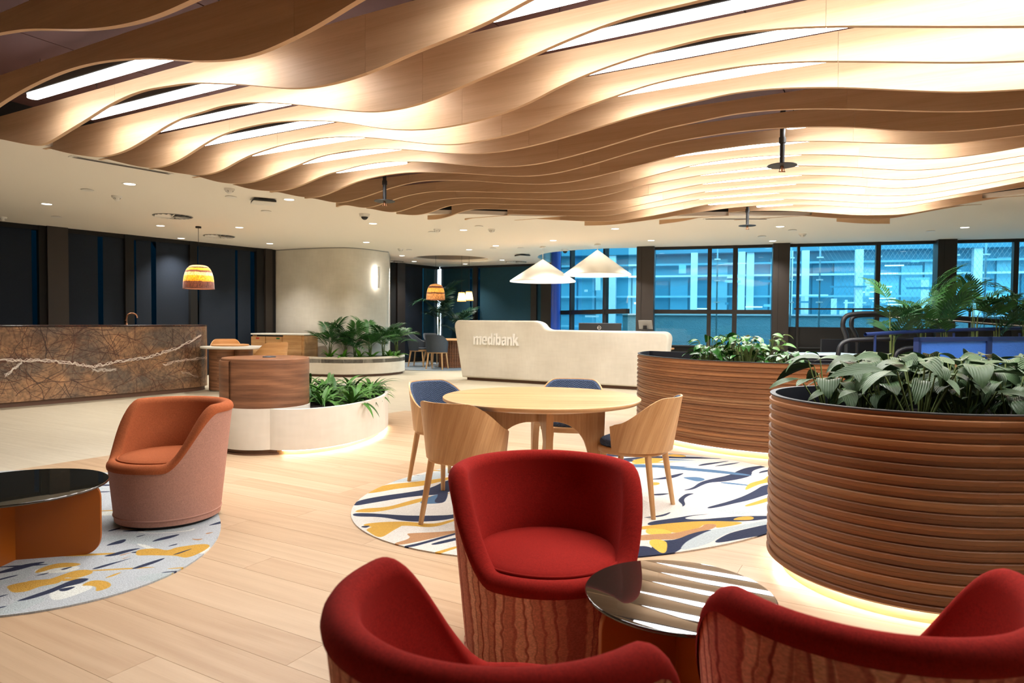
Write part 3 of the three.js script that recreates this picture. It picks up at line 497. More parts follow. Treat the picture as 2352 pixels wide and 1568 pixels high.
fitting('shallow black curved ceiling sensor', 'ceiling_sensor', 'sensor', [[-3.25, -8.94, 'beside the baffle edge before the core'], [0.23, -16.02, 'beyond the white cone pendant']],
  (o) => { part('shell', rbox(0.3, 0.035, 0.3, 0.015, 0, -0.03, 0, 0.5), M.darkGrey, o); part('lip', rbox(0.31, 0.008, 0.31, 0.003, 0, -0.05, 0, 0.5), M.plasticWhite, o); part('mount', cyl(0.08, 0.08, 0.02, 0, -0.016, 0, 16), M.black, o); });
fitting('round swirl air diffuser with slanted vanes', 'swirl_diffuser', 'air vent', [[-5.18, -10.45, 'left of the hanging basket lamp'], [-5.54, -12.93, 'behind the hanging basket lamp'], [-3.18, -18.21, 'beside the plaster core'], [0.09, -18.05, 'left of the white cone pendants']],
  (o) => { part('rim', new THREE.TorusGeometry(0.292, 0.007, 8, 48).rotateX(Math.PI / 2).translate(0, -0.003, 0), M.grey, o); part('dark_well', cyl(0.28, 0.28, 0.002, 0, -0.003, 0, 40), M.darkGrey, o); part('hub', cyl(0.04, 0.04, 0.012, 0, -0.014, 0, 16), M.grey, o); for (let k = 0; k < 18; k++) { const g = new THREE.BoxGeometry(0.22, 0.003, 0.05); g.rotateX(0.5).translate(0.155, -0.01, 0).rotateY(k * Math.PI / 9); part('vane', boxUV(g), M.plasticWhite, o); } });
for (const [a, b, where] of [[[-4.25, -6.64], [-3.69, -7.38], 'below the left edge of the baffles'], [[2.89, -10.29], [3.79, -10.24], 'behind the short baffles']]) {
  const A = c2(...a), B = c2(...b), o = thing('slot_diffuser', 'long narrow slot air diffuser ' + where, 'air vent', [(A[0] + B[0]) / 2, CE, (A[1] + B[1]) / 2], Math.atan2(-(B[1] - A[1]), B[0] - A[0]), 'slot diffusers'), L = Math.hypot(B[0] - A[0], B[1] - A[1]);
  part('frame', [box(L, 0.006, 0.014, 0, -0.003, -0.045), box(L, 0.006, 0.014, 0, -0.003, 0.045), box(0.06, 0.006, 0.1, -L / 2, -0.003, 0), box(0.06, 0.006, 0.1, L / 2, -0.003, 0)], M.plasticWhite, o); part('slot', box(L, 0.003, 0.08, 0, -0.002, 0), M.black, o); for (const z of [-0.02, 0.012]) part('blade', box(L, 0.008, 0.004, 0, -0.006, z), M.grey, o);
}
// sprinkler drops through the baffles
for (const [x, z, y, where] of [[-1.46, -7.8, 2.59, 'through the shaded baffles before the core'], [2.23, -5.71, 2.55, 'across the brightest baffles'], [3.28, -9.6, 2.6, 'among the short baffles at the glass facade']]) {
  const p = c2(x, z), yy = 1.25 + (y - 1.25) * K, o = thing('sprinkler_drop', 'black sprinkler drop pipe with a disc, hanging ' + where, 'sprinkler', [p[0], yy, p[1]], 0, 'sprinkler drops');
  part('pipe', cyl(0.021, 0.024, 3.24 - yy, 0, 0.01, 0, 16), M.darkGrey, o); part('joint', cyl(0.03, 0.03, 0.05, 0, 0.2, 0, 16), M.darkGrey, o);
  part('heat_disc', cyl(0.125, 0.125, 0.006, 0, 0, 0, 32), M.darkGrey, o); part('sprinkler_head', [cyl(0.01, 0.01, 0.05, 0, -0.05, 0, 10), tubeBetween([-0.03, -0.05, 0], [0.03, -0.05, 0], 0.004), tubeBetween([-0.012, 0, 0], [-0.025, -0.05, 0], 0.003), tubeBetween([0.012, 0, 0], [0.025, -0.05, 0], 0.003)], M.copper, o);
}

// ---------- plaster core with a wall lamp ----------
const coreLoop = [...spline([[-5.73, -16.46], [-4.85, -16.0], [-4.18, -15.77], [-3.78, -15.73], [-3.43, -15.99], [-3.02, -16.67]], 30), [-3.25, -18.2], [-5.3, -18.0]];
const core = setting('column', 'broad plaster core with a rounded corner');
part('plaster_body', sweep(planPath(coreLoop, true), [[0, 0], [0, CE]], -1), M.plaster, core);
part('shadow_gap', slab(coreLoop.map(([x, z]) => [x * 1.0 + 0.0, z + 0.004]), CE - 0.02, CE - 0.001), M.grey, core);
{
  const o = thing('wall_lamp', 'slim vertical wall lamp glowing on the plaster core', 'wall lamp', [-3.22, 2.25, -16.22], 1.02);
  part('plate', rbox(0.07, 0.5, 0.025, 0.008, 0, 0, 0.075), M.white, o); part('stem', cyl(0.012, 0.012, 0.07, 0, -0.035, 0.03, 10), M.metal, o);
  part('glow_strip', rbox(0.03, 0.46, 0.012, 0.004, 0, 0, 0.055), glow([1, 0.9, 0.74], 4), o);
  const d = [Math.sin(1.02), Math.cos(1.02)];
  rectLight(-3.22 + d[0] * 0.05, 2.25, -16.22 + d[1] * 0.05, 0.05, 0.46, [d[1], 0, -d[0]], [-d[0], 0, -d[1]], WARM, 70);
}

// ---------- stone bar ----------
T.stone = (() => {
  const W = 2048, H = 352, base = tex(W, H, (u, v) => {
    const x = u * 24, y = v * 4, a = fbm(x, y, 24, 201), b = fbm(x * 2 + 5, y * 2, 48, 205), g = fbm(x * 10, y * 10, 240, 209, 3), cell = fbm(x * 0.6, y * 0.9, 24, 213, 2);
    let c = mix3([104, 78, 58], [184, 138, 98], clamp(a * 1.6 - 0.3)); c = mix3(c, [104, 92, 82], clamp((cell - 0.5) * 4) * 0.75); c = mix3(c, [180, 140, 104], clamp((b - 0.58) * 3.5) * 0.6);
    return c.map((q) => q * (0.72 + 0.5 * g));
  });
  const t = canvasTex(W, H, (g) => {
    const im = g.createImageData(W, H); im.data.set(base.image.data); g.putImageData(im, 0, 0);
    const r = rng(77), crack = (x, y, ang, len, wd, col) => { g.strokeStyle = col; g.lineWidth = wd; g.lineJoin = 'round'; g.beginPath(); g.moveTo(x, y); for (let k = 0; k < len; k++) { ang += (r() - 0.5) * 0.55; x += Math.cos(ang) * 9; y += Math.sin(ang) * 9; g.lineTo(x, y); if (r() < 0.09 && wd > 0.8) { g.stroke(); crack(x, y, ang + (r() < 0.5 ? 0.9 : -0.9), len * 0.4, wd * 0.6, col); g.strokeStyle = col; g.lineWidth = wd; g.beginPath(); g.moveTo(x, y); } } g.stroke(); };
    for (let k = 0; k < 330; k++) crack(r() * W, r() * H, r() * 6.28, 8 + r() * 26, 0.7 + r() * 2.2, ['rgba(58,28,20,0.8)', 'rgba(40,24,18,0.7)', 'rgba(86,44,26,0.75)'][k % 3]);
    for (let k = 0; k < 60; k++) crack(r() * W, r() * H, r() * 6.28, 6 + r() * 10, 0.8, 'rgba(196,150,104,0.6)');
    const M0 = 2.8 * 293, vein = (pts, w, col) => { for (let j = 0; j < 5; j++) { g.strokeStyle = col; g.lineWidth = w * (0.25 + r() * 0.5); g.beginPath(); pts.forEach(([l, h], i) => { const X = M0 + l * 293 + (r() - 0.5) * 8, Y = H - h * 300 + (r() - 0.5) * 16; i ? g.lineTo(X, Y) : g.moveTo(X, Y); }); g.stroke(); } };
    const dense = (pts) => { const o = []; for (let i = 0; i < pts.length - 1; i++) for (let k = 0; k < 9; k++) o.push([lerp(pts[i][0], pts[i + 1][0], k / 9), lerp(pts[i][1], pts[i + 1][1], k / 9)]); return o; };
    const a = [[-1.2, 0.66], [0, 0.6], [0.4, 0.58], [0.8, 0.53], [1.1, 0.45], [1.45, 0.51], [1.95, 0.56], [2.4, 0.68], [3.0, 0.92]];
    vein(dense(a), 12, 'rgba(84,48,32,0.8)'); vein(dense(a), 5, 'rgba(226,212,200,0.85)'); vein(dense([[0, 0.38], [0.22, 0.58]]), 3, 'rgba(232,224,214,0.9)'); vein(dense([[2.2, 0.42], [2.6, 0.5], [3.3, 0.5]]), 3.5, 'rgba(226,206,190,0.85)'); vein(dense([[2.5, 0.3], [2.9, 0.17]]), 2, 'rgba(226,206,190,0.7)'); vein(dense([[1.1, 0.4], [1.5, 0.38]]), 6, 'rgba(206,196,186,0.6)');
  });
  t.flipY = true; return t;
})();
{
  const fp = planPath(spline([[-8.9, -6.5], [-7.75, -8.1], [-6.96, -9.25], [-6.33, -10.15], [-5.75, -11.05], [-5.42, -11.6], [-5.36, -11.95], [-5.52, -12.25], [-5.85, -12.35]], 80), false), off = fp.find((p) => p.z < -9.25).l - 2.8;
  const stone = phys({ map: sized(T.stone, 2048 / 293, 352 / 300, -off / 6.99, 0.01), roughness: 0.28 }), bar = thing('stone_bar', 'long curved bar counter faced in veined brown stone', 'bar counter');
  part('stone_front', sweep(fp, [[0, 0.07], [0, 1.105]], -1), stone, bar);
  part('worktop_edge', sweep(fp, [[-0.002, 1.105], [0.004, 1.11], [0.004, 1.13], [-0.002, 1.135], [-0.62, 1.135]], -1), phys({ color: 0x6a4c3a, map: sized(T.stone, 3, 1), roughness: 0.25 }), bar);
  part('plinth', sweep(fp, [[-0.04, 0], [-0.04, 0.075]], -1), M.plinth, bar);
  part('rear_panel', sweep(fp, [[-0.62, 0], [-0.62, 1.135]], -1), M.walnut, bar);
  const f = thing('bar_tap', 'copper goose-neck tap standing on the stone bar', 'tap', [-6.28, 1.135, -11.12], 0.3);
  part('spout', tubePath([[0, 0, 0], [0, 0.1, 0], [0.02, 0.16, 0], [0.08, 0.185, 0], [0.14, 0.16, 0], [0.155, 0.11, 0]], 0.014, 40, 12), M.copper, f); part('base', cyl(0.024, 0.022, 0.02, 0, 0, 0, 20), M.copper, f); part('lever', tubeBetween([0, 0.05, 0.01], [0, 0.07, 0.07], 0.006), M.copper, f);
}

// ---------- chairs with a wrapped shell; they face +z ----------
function shellChair(o, { wood, pad, legs, hi = 0.76, arm = 0.585, inner = true, thick = 0.012 }) {
  const A = 1.98, low = 0.405, top = (a) => hi - (hi - arm) * smooth(0.55, 1.8, Math.abs(a)) - 0.02 * smooth(1.75, A, Math.abs(a)), rad = (y, d) => { const k = (y - low) / 0.36; return [0.252 + 0.03 * k - d, 0.228 + 0.062 * k - d]; };
  const at = (a, y, d) => { const [rx, rz] = rad(y, d); return [Math.sin(a) * rx, y, -Math.cos(a) * rz - 0.01]; };
  const face = (d, y0, drop, A1) => grid(44, 10, (u, v) => { const a = lerp(-A1, A1, u), y = lerp(y0, top(a) - drop, v); return [...at(a, y, d), a * 0.26, y]; });
  const edge = (y, d0, d1) => grid(44, 1, (u, v) => { const a = lerp(-A, A, u); return [...at(a, y(a), v ? d1 : d0), a * 0.26, v * 0.01]; }), ends = [-A, A].map((a) => grid(1, 8, (u, v) => { const y = lerp(low, top(a), v); return [...at(a, y, u ? thick : 0), u * 0.01, y]; }));
  part('shell', [face(0, low, 0, A), face(thick, low, 0, A), edge(top, 0, thick), edge(() => low, 0, thick), ...ends], wood, o);
  const pan = []; for (let i = 0; i < 40; i++) { const a = (i / 40) * Math.PI * 2, c = Math.cos(a), s = Math.sin(a); pan.push([0.232 * Math.sign(s) * Math.pow(Math.abs(s), 0.75), 0.015 + 0.222 * Math.sign(c) * Math.pow(Math.abs(c), 0.75)]); }
  part('seat', slabR(pan, 0.38, 0.425, 0.012), legs, o);
  part('seat_cushion', slabR(pan.map(([x, z]) => [x * 0.95, z * 0.95]), 0.42, 0.468, 0.02), pad, o);
  if (inner) part('back_cushion', [face(thick + 0.016, 0.46, 0.014, A - 0.1), grid(44, 1, (u, v) => { const a = lerp(-A + 0.1, A - 0.1, u); return [...at(a, top(a) - 0.014 + (v ? 0.008 : 0), v ? thick : thick + 0.016), a * 0.26, v * 0.01]; })], pad, o);
  for (const [sx, sz] of [[-1, 1], [1, 1], [1, -1], [-1, -1]]) part('leg', tubeBetween([sx * 0.165, 0.39, sz * 0.15 + 0.01], [sx * 0.205, 0, sz * 0.2 + 0.005], 0.022, 0.015, 14), legs, o);
}
const facing = (fx, fz) => Math.atan2(fx, fz);
M.bluePad = fabric(0x53617a, { bumpMap: sized(T.chevron, 0.16), bumpScale: 0.004, map: sized(T.weave, 0.12) });
M.darkPad = fabric(0x23272e, { map: sized(T.weave, 0.12) });
const dc = thing('dining_chair', 'oak shell dining chair seen from behind, beside the back of a red armchair', 'chair', [-0.27, 0.012, -4.17], facing(0.5, -0.866), 'oak chairs around the round dining table');
shellChair(dc, { wood: M.oakSlant, pad: M.bluePad, legs: M.oak });
const dc2 = copyOf(dc, 'dining_chair', 'oak shell dining chair in profile with dark seat, next to the curved slatted planter', [0.83, 0.012, -4.52], facing(-0.86, -0.5));
copyOf(dc, 'dining_chair', 'dining chair with blue chevron back, left behind the round table', [-0.5, 0.012, -5.22], facing(0.72, 0.69));
copyOf(dc, 'dining_chair', 'dining chair with blue chevron back, tucked behind the middle of the round table', [0.47, 0.012, -5.42], facing(-0.2, 0.98));

// round dining table
{
  const o = thing('dining_table', 'round oak dining table on arched panel legs', 'table', [0.2, 0.012, -4.57], 0.08);
  const g = new THREE.LatheGeometry([[0, 0.694], [0.6, 0.694], [0.645, 0.704], [0.66, 0.714], [0.66, 0.728], [0.655, 0.732], [0, 0.732]].map((p) => new THREE.Vector2(...p)), 96); boxUV(g); part('tabletop', g, M.oakTop, o);
  const s = new THREE.Shape(); s.moveTo(0, 0.695); s.lineTo(0.43, 0.695); s.lineTo(0.41, 0); s.lineTo(0.345, 0); s.quadraticCurveTo(0.35, 0.3, 0.3, 0.42); s.quadraticCurveTo(0.24, 0.55, 0.1, 0.565); s.lineTo(0, 0.565);
  for (let k = 0; k < 4; k++) { const l = new THREE.ExtrudeGeometry(s, { depth: 0.036, bevelEnabled: true, bevelSize: 0.004, bevelThickness: 0.004, bevelSegments: 2, curveSegments: 12 }); swapUV(boxUV(l)); l.translate(0, 0, -0.018).rotateY(-Math.PI / 2 + k * Math.PI / 2); part('leg_panel', l, M.oak, o); }
}

// ---------- tub armchairs; they face +z ----------
function tubChair(o, outer, inner, { hi = 0.7, low = 0.385 } = {}) {
  const H = (p) => low + (hi - low) * smooth(0.8, 1.75, Math.abs(p)), rOut = (y, p) => 0.295 + 0.068 * (y / 0.7) + 0.012 * smooth(1.2, 3, Math.abs(p)) * (y / 0.7), th = 0.07, N = 96;
  const P = (p, r, y) => [Math.sin(p) * r, y, Math.cos(p) * r], ang = (u) => lerp(-Math.PI, Math.PI, u);
  part('outer_shell', grid(N, 12, (u, v) => { const p = ang(u), y = lerp(0.02, H(p) - 0.028, v); return [...P(p, rOut(y, p), y), p * 0.34, y]; }, true), outer, o);
  part('inner_shell', grid(N, 18, (u, v) => {
    const p = ang(u), h = H(p), k = v * 18, rr = th / 2, rc = rOut(h - rr, p) - rr + 0.004;
    if (k <= 9) { const a = -0.35 + (Math.PI + 0.35) * (k / 9); return [...P(p, rc + Math.cos(a) * (rr + 0.003), h - rr + Math.sin(a) * (rr + 0.003)), p * 0.34, h + k * 0.011]; }
    const y = lerp(h - rr, 0.34, (k - 9) / 9); return [...P(p, lerp(rc - rr - 0.003, 0.245, smooth(0, 1, (k - 9) / 9)), y), p * 0.3, y];
  }, true), inner, o);
  part('seat_cushion', new THREE.LatheGeometry([[0.285, 0.33], [0.289, 0.36], [0.28, 0.385], [0.25, 0.402], [0.18, 0.412], [0.09, 0.416], [0, 0.417]].map((q) => new THREE.Vector2(...q)), 64), inner, o);
  part('seat_piping', new THREE.TorusGeometry(0.277, 0.006, 8, 80).rotateX(Math.PI / 2).translate(0, 0.389, 0), inner, o);
  part('hem', new THREE.TorusGeometry(0.3, 0.006, 8, 80).rotateX(Math.PI / 2).translate(0, 0.055, 0), outer, o);
  part('base', cyl(0.27, 0.27, 0.03, 0, 0, 0, 48), M.black, o);
}
M.orangeIn = fabric(0xb5643e); M.orangeOut = fabric(0xc39382); M.redIn = fabric(0x9a211a, { sheen: 0.18 });
M.redOut = phys({ map: sized(T.stripes, 1.05, 0.52), bumpMap: sized(T.weaveBump, 0.15), bumpScale: 0.001, roughness: 0.95, specularIntensity: 0.2 });
tubChair(thing('tub_armchair', 'orange tub armchair with pale pink outer shell on the patterned rug', 'armchair', [-2.13, 0.012, -4.22], facing(-0.42, 0.91)), M.orangeOut, M.orangeIn, { hi: 0.715 });
const red = thing('tub_armchair', 'red tub armchair facing us, behind the tinted glass table', 'armchair', [0.135, 0.004, -2.53], facing(0.16, 0.98), 'red tub armchairs with striped outer fabric');
tubChair(red, M.redOut, M.redIn);
copyOf(red, 'tub_armchair', 'red tub armchair cut off by the bottom of the picture, seen from behind', [0.0, 0.004, -1.385], facing(0.62, -0.78));
copyOf(red, 'tub_armchair', 'red tub armchair below the slatted leaf planter, its striped back towards us', [0.775, 0.004, -1.5], facing(-0.17, -0.985));

// ---------- tinted glass coffee tables ----------
M.smoke = phys({ color: 0x2c2a24, transmission: 0.35, thickness: 0, roughness: 0.015, ior: 1.75, clearcoat: 0.6, clearcoatRoughness: 0.01 });
M.tan = phys({ color: 0xa4560f, roughness: 0.38 });
function glassTable(label, [x, z], r, h, turn, y = 0.004) {
  const o = thing('coffee_table', label, 'coffee table', [x, y, z], turn, 'tinted glass coffee tables');
  part('glass_top', new THREE.LatheGeometry([[0, h], [r - 0.004, h], [r, h + 0.003], [r, h + 0.009], [r - 0.004, h + 0.012], [0, h + 0.012]].map((p) => new THREE.Vector2(...p)), 96), M.smoke, o);
  const w = r * 1.86, R0 = 0.1, s = new THREE.Shape(); s.moveTo(-w / 2 + R0, 0); s.lineTo(w / 2 - R0, 0); s.quadraticCurveTo(w / 2, 0, w / 2, R0); s.lineTo(w / 2, h - 0.08); s.quadraticCurveTo(w / 2, h, w / 2 - 0.06, h); s.lineTo(-w / 2 + 0.06, h); s.quadraticCurveTo(-w / 2, h, -w / 2, h - 0.08); s.lineTo(-w / 2, R0); s.quadraticCurveTo(-w / 2, 0, -w / 2 + R0, 0);
  for (const k of [0, 1]) { const g = new THREE.ExtrudeGeometry(s, { depth: 0.014, bevelEnabled: true, bevelSize: 0.003, bevelThickness: 0.003, bevelSegments: 2 }); boxUV(g); g.translate(0, 0, -0.007).rotateY(k * 1.25); part('base_panel', g, M.tan, o); }
}
glassTable('round black glass coffee table with tan base beside the orange armchair', [-2.53, -3.45], 0.42, 0.365, 0.28, 0.012);
glassTable('round smoked glass coffee table between the red armchairs', [0.515, -2.06], 0.285, 0.41, 0.35);

// ---------- rugs ----------
function rugTexture(w, h, bg, polys, extra) {
  const S = 290, colors = { N: '#1d2742', Y: '#c0943a', Z: '#d6aa45', B: '#a87c55', G: '#aab4b6', S: '#476786', W: '#d3d6cf' };
  return canvasTex(Math.round(w * S), Math.round(h * S), (g, W, H) => {
    g.fillStyle = bg; g.fillRect(0, 0, W, H); extra?.(g, W, H, S, colors);
    for (const [c, ...p] of polys) { g.fillStyle = colors[c]; g.beginPath(); const X = (i) => W / 2 + p[2 * i] * S / 100, Y = (i) => H / 2 + p[2 * i + 1] * S / 100, n = p.length / 2; g.moveTo((X(0) + X(n - 1)) / 2, (Y(0) + Y(n - 1)) / 2); for (let i = 0; i < n; i++) { const j = (i + 1) % n; g.quadraticCurveTo(X(i), Y(i), (X(i) + X(j)) / 2, (Y(i) + Y(j)) / 2); } g.fill(); }
    const im = g.getImageData(0, 0, W, H), d = im.data, r = rng(9); for (let i = 0; i < d.length; i += 4) { const k = 0.93 + 0.14 * r(); d[i] *= k; d[i + 1] *= k; d[i + 2] *= k; } g.putImageData(im, 0, 0);
  });
}
function rug(label, [x, z], a, b, turn, t) {
  const o = thing('rug', label, 'rug', [x, 0.004, z], turn);
  const g = new THREE.CylinderGeometry(1, 1, 0.008, 96, 1).scale(a, 1, b).translate(0, 0.004, 0), p = g.attributes.position, uv = g.attributes.uv;
  for (let i = 0; i < p.count; i++) uv.setXY(i, 0.5 + p.getX(i) / (2 * a), 0.5 - p.getZ(i) / (2 * b));
  part('pile', g, std({ map: t, roughness: 1, bumpMap: sized(T.fine, 0.07), bumpScale: 0.002 }), o);
}
const RUG_R = [
  ['N', 54, 33, 67, 32, 85, 22, 100, 19, 127, 17, 144, 10, 162, 5, 184, 7, 191, 11, 157, 14, 140, 28, 121, 31, 103, 30, 92, 26, 78, 30, 63, 36],
  ['S', 91, -54, 108, -32, 133, -1, 143, 27, 137, 28, 120, 1, 100, -26, 86, -49],
  ['S', 86, 3, 92, 5, 99, 9, 98, 18, 86, 21, 85, 12],
  ['S', 103, 30, 114, 51, 111, 52, 96, 31],
  ['N', 31, 51, 44, 44, 51, 41, 57, 44, 47, 46, 36, 52, 28, 62, 21, 65, 26, 61],
  ['N', 57, -6, 69, -4, 86, -7, 103, -8, 82, 1, 68, 1],
  ['G', 34, 79, 58, 78, 92, 75, 137, 74, 86, 109, 49, 98, 39, 100, 35, 90],
  ['N', 35, 74, 47, 73, 64, 71, 82, 67, 104, 60, 118, 54, 134, 54, 153, 56, 124, 69, 94, 74, 73, 77, 59, 77, 45, 78, 33, 77],
  ['Y', 60, 84, 74, 82, 103, 77, 118, 77, 94, 84, 73, 87, 59, 87],
  ['Y', 93, 58, 108, 48, 120, 43, 138, 42, 153, 33, 166, 39, 148, 52, 126, 49, 112, 52],
  ['N', -23, 78, -1, 81, 13, 82, 26, 87, 12, 83, 1, 84, 7, 91, 22, 95, 39, 100, 66, 116, 53, 113, 31, 110, 14, 98, -3, 90, -29, 85],
  ['Y', -37, 82, -8, 88, 12, 96, 30, 110, 18, 111, 2, 109, 11, 104, 5, 99, -6, 104, -17, 103, -26, 103, -26, 92, -41, 86],
  ['Z', -33, 87, -26, 92, -24, 97, -26, 103, -34, 100, -41, 96],
  ['B', -48, 94, -34, 99, -26, 103, -10, 103, -2, 103, 5, 99, 11, 104, 2, 109, -16, 109, -33, 112, -41, 107, -55, 101],
  ['N', -46, 106, -39, 110, -32, 112, -16, 108, 2, 109, -11, 114, -29, 117, -44, 126, -60, 129, -65, 125],
  ['G', -47, 127, -33, 118, -20, 114, 0, 109, 16, 112, 51, 115, 50, 122, 20, 118, 4, 119, -7, 121, -23, 127],
  ['N', -24, 128, -1, 120, 16, 119, 53, 121, 33, 135, 8, 131],
  ['Z', -46, 104, -41, 106, -40, 111, -44, 116, -54, 125, -57, 124, -55, 118, -52, 110],
  ['N', -67, 107, -53, 111, -59, 126, -73, 126, -82, 118],
  ['Y', 26, 102, 35, 100, 43, 103, 42, 107, 36, 109, 29, 105],
  ['N', 151, 25, 162, 20, 179, 21, 175, 24, 158, 25],
  ['Y', 87, -60, 107, -71, 118, -69, 130, -58, 115, -50, 101, -48],
  ['N', 96, -80, 119, -71, 105, -69, 85, -68],
  ['Y', 161, -98, 168, -91, 169, -76, 170, -66, 163, -72, 149, -85],
  ['S', 148, -81, 165, -62, 169, -42, 160, -58, 140, -74],
  ['Y', 142, -69, 151, -70, 157, -58, 149, -53, 139, -64],
  ['N', 128, -20, 140, -25, 158, -23, 176, -21, 148, -19],
  ['N', 136, -12, 159, -14, 173, -12, 179, -14, 164, -9],
  ['N', -21, 69, -6, 72, 8, 69, -2, 74, -11, 74],
  ['N', 24, 28, 44, 35, 29, 36],
  ['Y', 52, 2, 59, 6, 53, 12, 44, 10],
  ['G', -124, -99, -103, -107, -61, -117, -40, -127, -75, -91, -98, -92, -117, -97],
  ['Y', -149, -78, -136, -90, -122, -94, -103, -91, -75, -91, -41, -98, -79, -84, -103, -76, -122, -79, -140, -75],
  ['N', -167, -49, -160, -61, -140, -65, -115, -64, -99, -68, -77, -86, -28, -91, -98, -45, -120, -53, -151, -51],
  ['Y', -172, -36, -162, -41, -148, -35, -131, -42, -117, -46, -86, -49, -133, -33, -157, -27],
  ['N', -172, -34, -161, -27, -145, -11, -130, -2, -118, 3, -90, 0, -121, 10, -136, 9, -150, 1, -159, -17, -174, -26],
  ['Y', -177, -10, -151, -2, -139, 15, -123, 11, -94, 6, -125, 15, -142, 21, -153, 7, -172, 3],
  ['Y', -177, 2, -161, -4, -151, 4, -164, 13, -176, 24, -177, 9],
  ['N', -178, -5, -171, -3, -176, 1],
  ['B', -174, 35, -160, 32, -160, 23, -157, 23, -142, 30, -124, 34, -146, 38, -160, 39, -170, 40],
  ['N', -171, 42, -160, 42, -136, 36, -116, 34, -160, 45, -168, 46],
  ['N', -157, 47, -149, 45, -139, 44, -123, 45, -152, 50],
  ['Y', -161, 60, -155, 59, -146, 57, -118, 56, -148, 60, -159, 64],
  ['S', -127, -35, -104, -51, -101, -42, -109, -26, -120, -28],
  ['N', -100, -66, -77, -86, -108, -25, -118, -29, -103, -48]
];
const RUG_L = [
  ['G', 84, 35, 103, 11, 124, 18, 119, 41],
  ['G', 152, 43, 149, 27, 155, 21, 158, 23, 161, 29, 160, 36, 160, 44],
  ['G', 85, -26, 84, -44, 109, -53, 114, -39],
  ['W', 145, 16, 144, 3, 155, -1, 159, 7, 161, 18],
  ['W', 101, -35, 112, -40, 141, -40, 126, -38],
  ['N', 148, 29, 146, 23, 143, 13, 137, 3, 142, -3, 146, 3, 145, 9, 148, 14, 149, 18, 150, 24],
  ['N', 146, 12, 147, 8, 148, 5, 151, 9, 150, 12],
  ['N', 102, 29, 99, 21, 97, 13, 101, 4, 103, 11, 105, 20],
  ['N', 112, 31, 111, 19, 113, 20, 114, 31],
  ['N', 119, 15, 119, 11, 119, 8, 121, 11],
  ['N', 118, 4, 118, -3, 121, 3],
  ['N', 129, -6, 127, -13, 127, -22, 126, -28, 129, -17, 131, -9],
  ['N', 143, -19, 140, -27, 138, -39, 142, -34, 145, -23],
  ['Y', 125, 27, 124, 24, 125, 18, 130, 13, 127, 5, 125, -1, 129, -6, 135, -6, 137, -2, 137, 3, 131, 5, 138, 9, 137, 13, 136, 17, 139, 22, 136, 27, 130, 27],
  ['Y', 115, 14, 109, 10, 107, 2, 113, -4, 118, -6, 119, -2, 114, 5, 116, 11],
  ['Y', 149, 4, 145, -1, 148, -5, 155, -7, 161, -5, 162, 2, 156, -1, 151, 1],
  ['Y', 147, -6, 144, -12, 144, -16, 147, -11],
  ['Y', 120, -30, 115, -33, 120, -41, 127, -42, 128, -45, 126, -48, 131, -62, 139, -62, 149, -45, 140, -43, 135, -39, 128, -33, 125, -29],
  ['N', 137, -41, 135, -49, 134, -55, 138, -45],
  ['N', 113, -16, 112, -23, 111, -29, 114, -36, 115, -30, 117, -21],
  ['N', 107, -42, 103, -49, 104, -61, 108, -54, 108, -47],
  ['N', 91, -40, 91, -47, 93, -41],
  ['N', 96, -23, 92, -29, 91, -36, 98, -32, 97, -26],
  ['N', 100, -77, 96, -89, 102, -86, 101, -79],
  ['N', 136, 36, 136, 27, 138, 32],
  ['N', 149, 38, 151, 31, 152, 35],
  ['N', 68, -33, 66, -41, 69, -40, 70, -34],
  ['N', 121, -46, 120, -51, 122, -51, 122, -46],
  ['B', 117, -60, 121, -62, 122, -65, 124, -62, 121, -60],
  ['B', 113, -70, 115, -75, 116, -69],
  ['B', 117, -23, 117, -31, 119, -23],
  ['B', 124, -22, 123, -28, 125, -22]
];
const blobs = (seed, n, x0, x1, y0, y1) => (g, W, H, S, C) => { const r = rng(seed); for (let k = 0; k < n; k++) { const x = W / 2 + lerp(x0, x1, r()) * S, y = H / 2 + lerp(y0, y1, r()) * S, l = (0.15 + r() * 0.35) * S, t = (0.015 + r() * 0.05) * S, a = 0.5 + (r() - 0.5) * 0.5; g.fillStyle = C['NYGSNYB'[k % 7]]; g.save(); g.translate(x, y); g.rotate(a); g.beginPath(); g.moveTo(-l, 0); g.quadraticCurveTo(0, -t * 2, l, t); g.quadraticCurveTo(0, t * 2, -l, 0); g.fill(); g.restore(); } };
rug('oval cream rug with navy and mustard strokes under the round dining table', [0.62, -4.97], 1.79, 1.32, -THREE.MathUtils.degToRad(147.45 - 180), rugTexture(3.58, 2.64, '#cdc8bf', RUG_R, blobs(3, 40, -0.6, 1.7, -1.3, -0.5)));
rug('oval grey rug with navy dashes and mustard patches under the orange armchair', [-3.07, -4.13], 1.71, 1.05, -THREE.MathUtils.degToRad(180 - 138.4), rugTexture(3.42, 2.1, '#b0b6ba', RUG_L, (g, W, H, S, C) => { const r = rng(4); for (let k = 0; k < 90; k++) { const x = r() * W, y = r() * H * 0.62; g.save(); g.translate(x, y); g.rotate(-0.92 + (r() - 0.5) * 0.12); g.fillStyle = C['NGWNYGN'[k % 7]]; const l = (0.05 + r() * 0.12) * S, t = (0.006 + 0.012 * r() + (k % 7 === 1 || k % 7 === 2 || k % 7 === 5 ? 0.04 : 0)) * S; g.beginPath(); g.ellipse(0, 0, l, t, 0, 0, 7); g.fill(); g.restore(); } }));
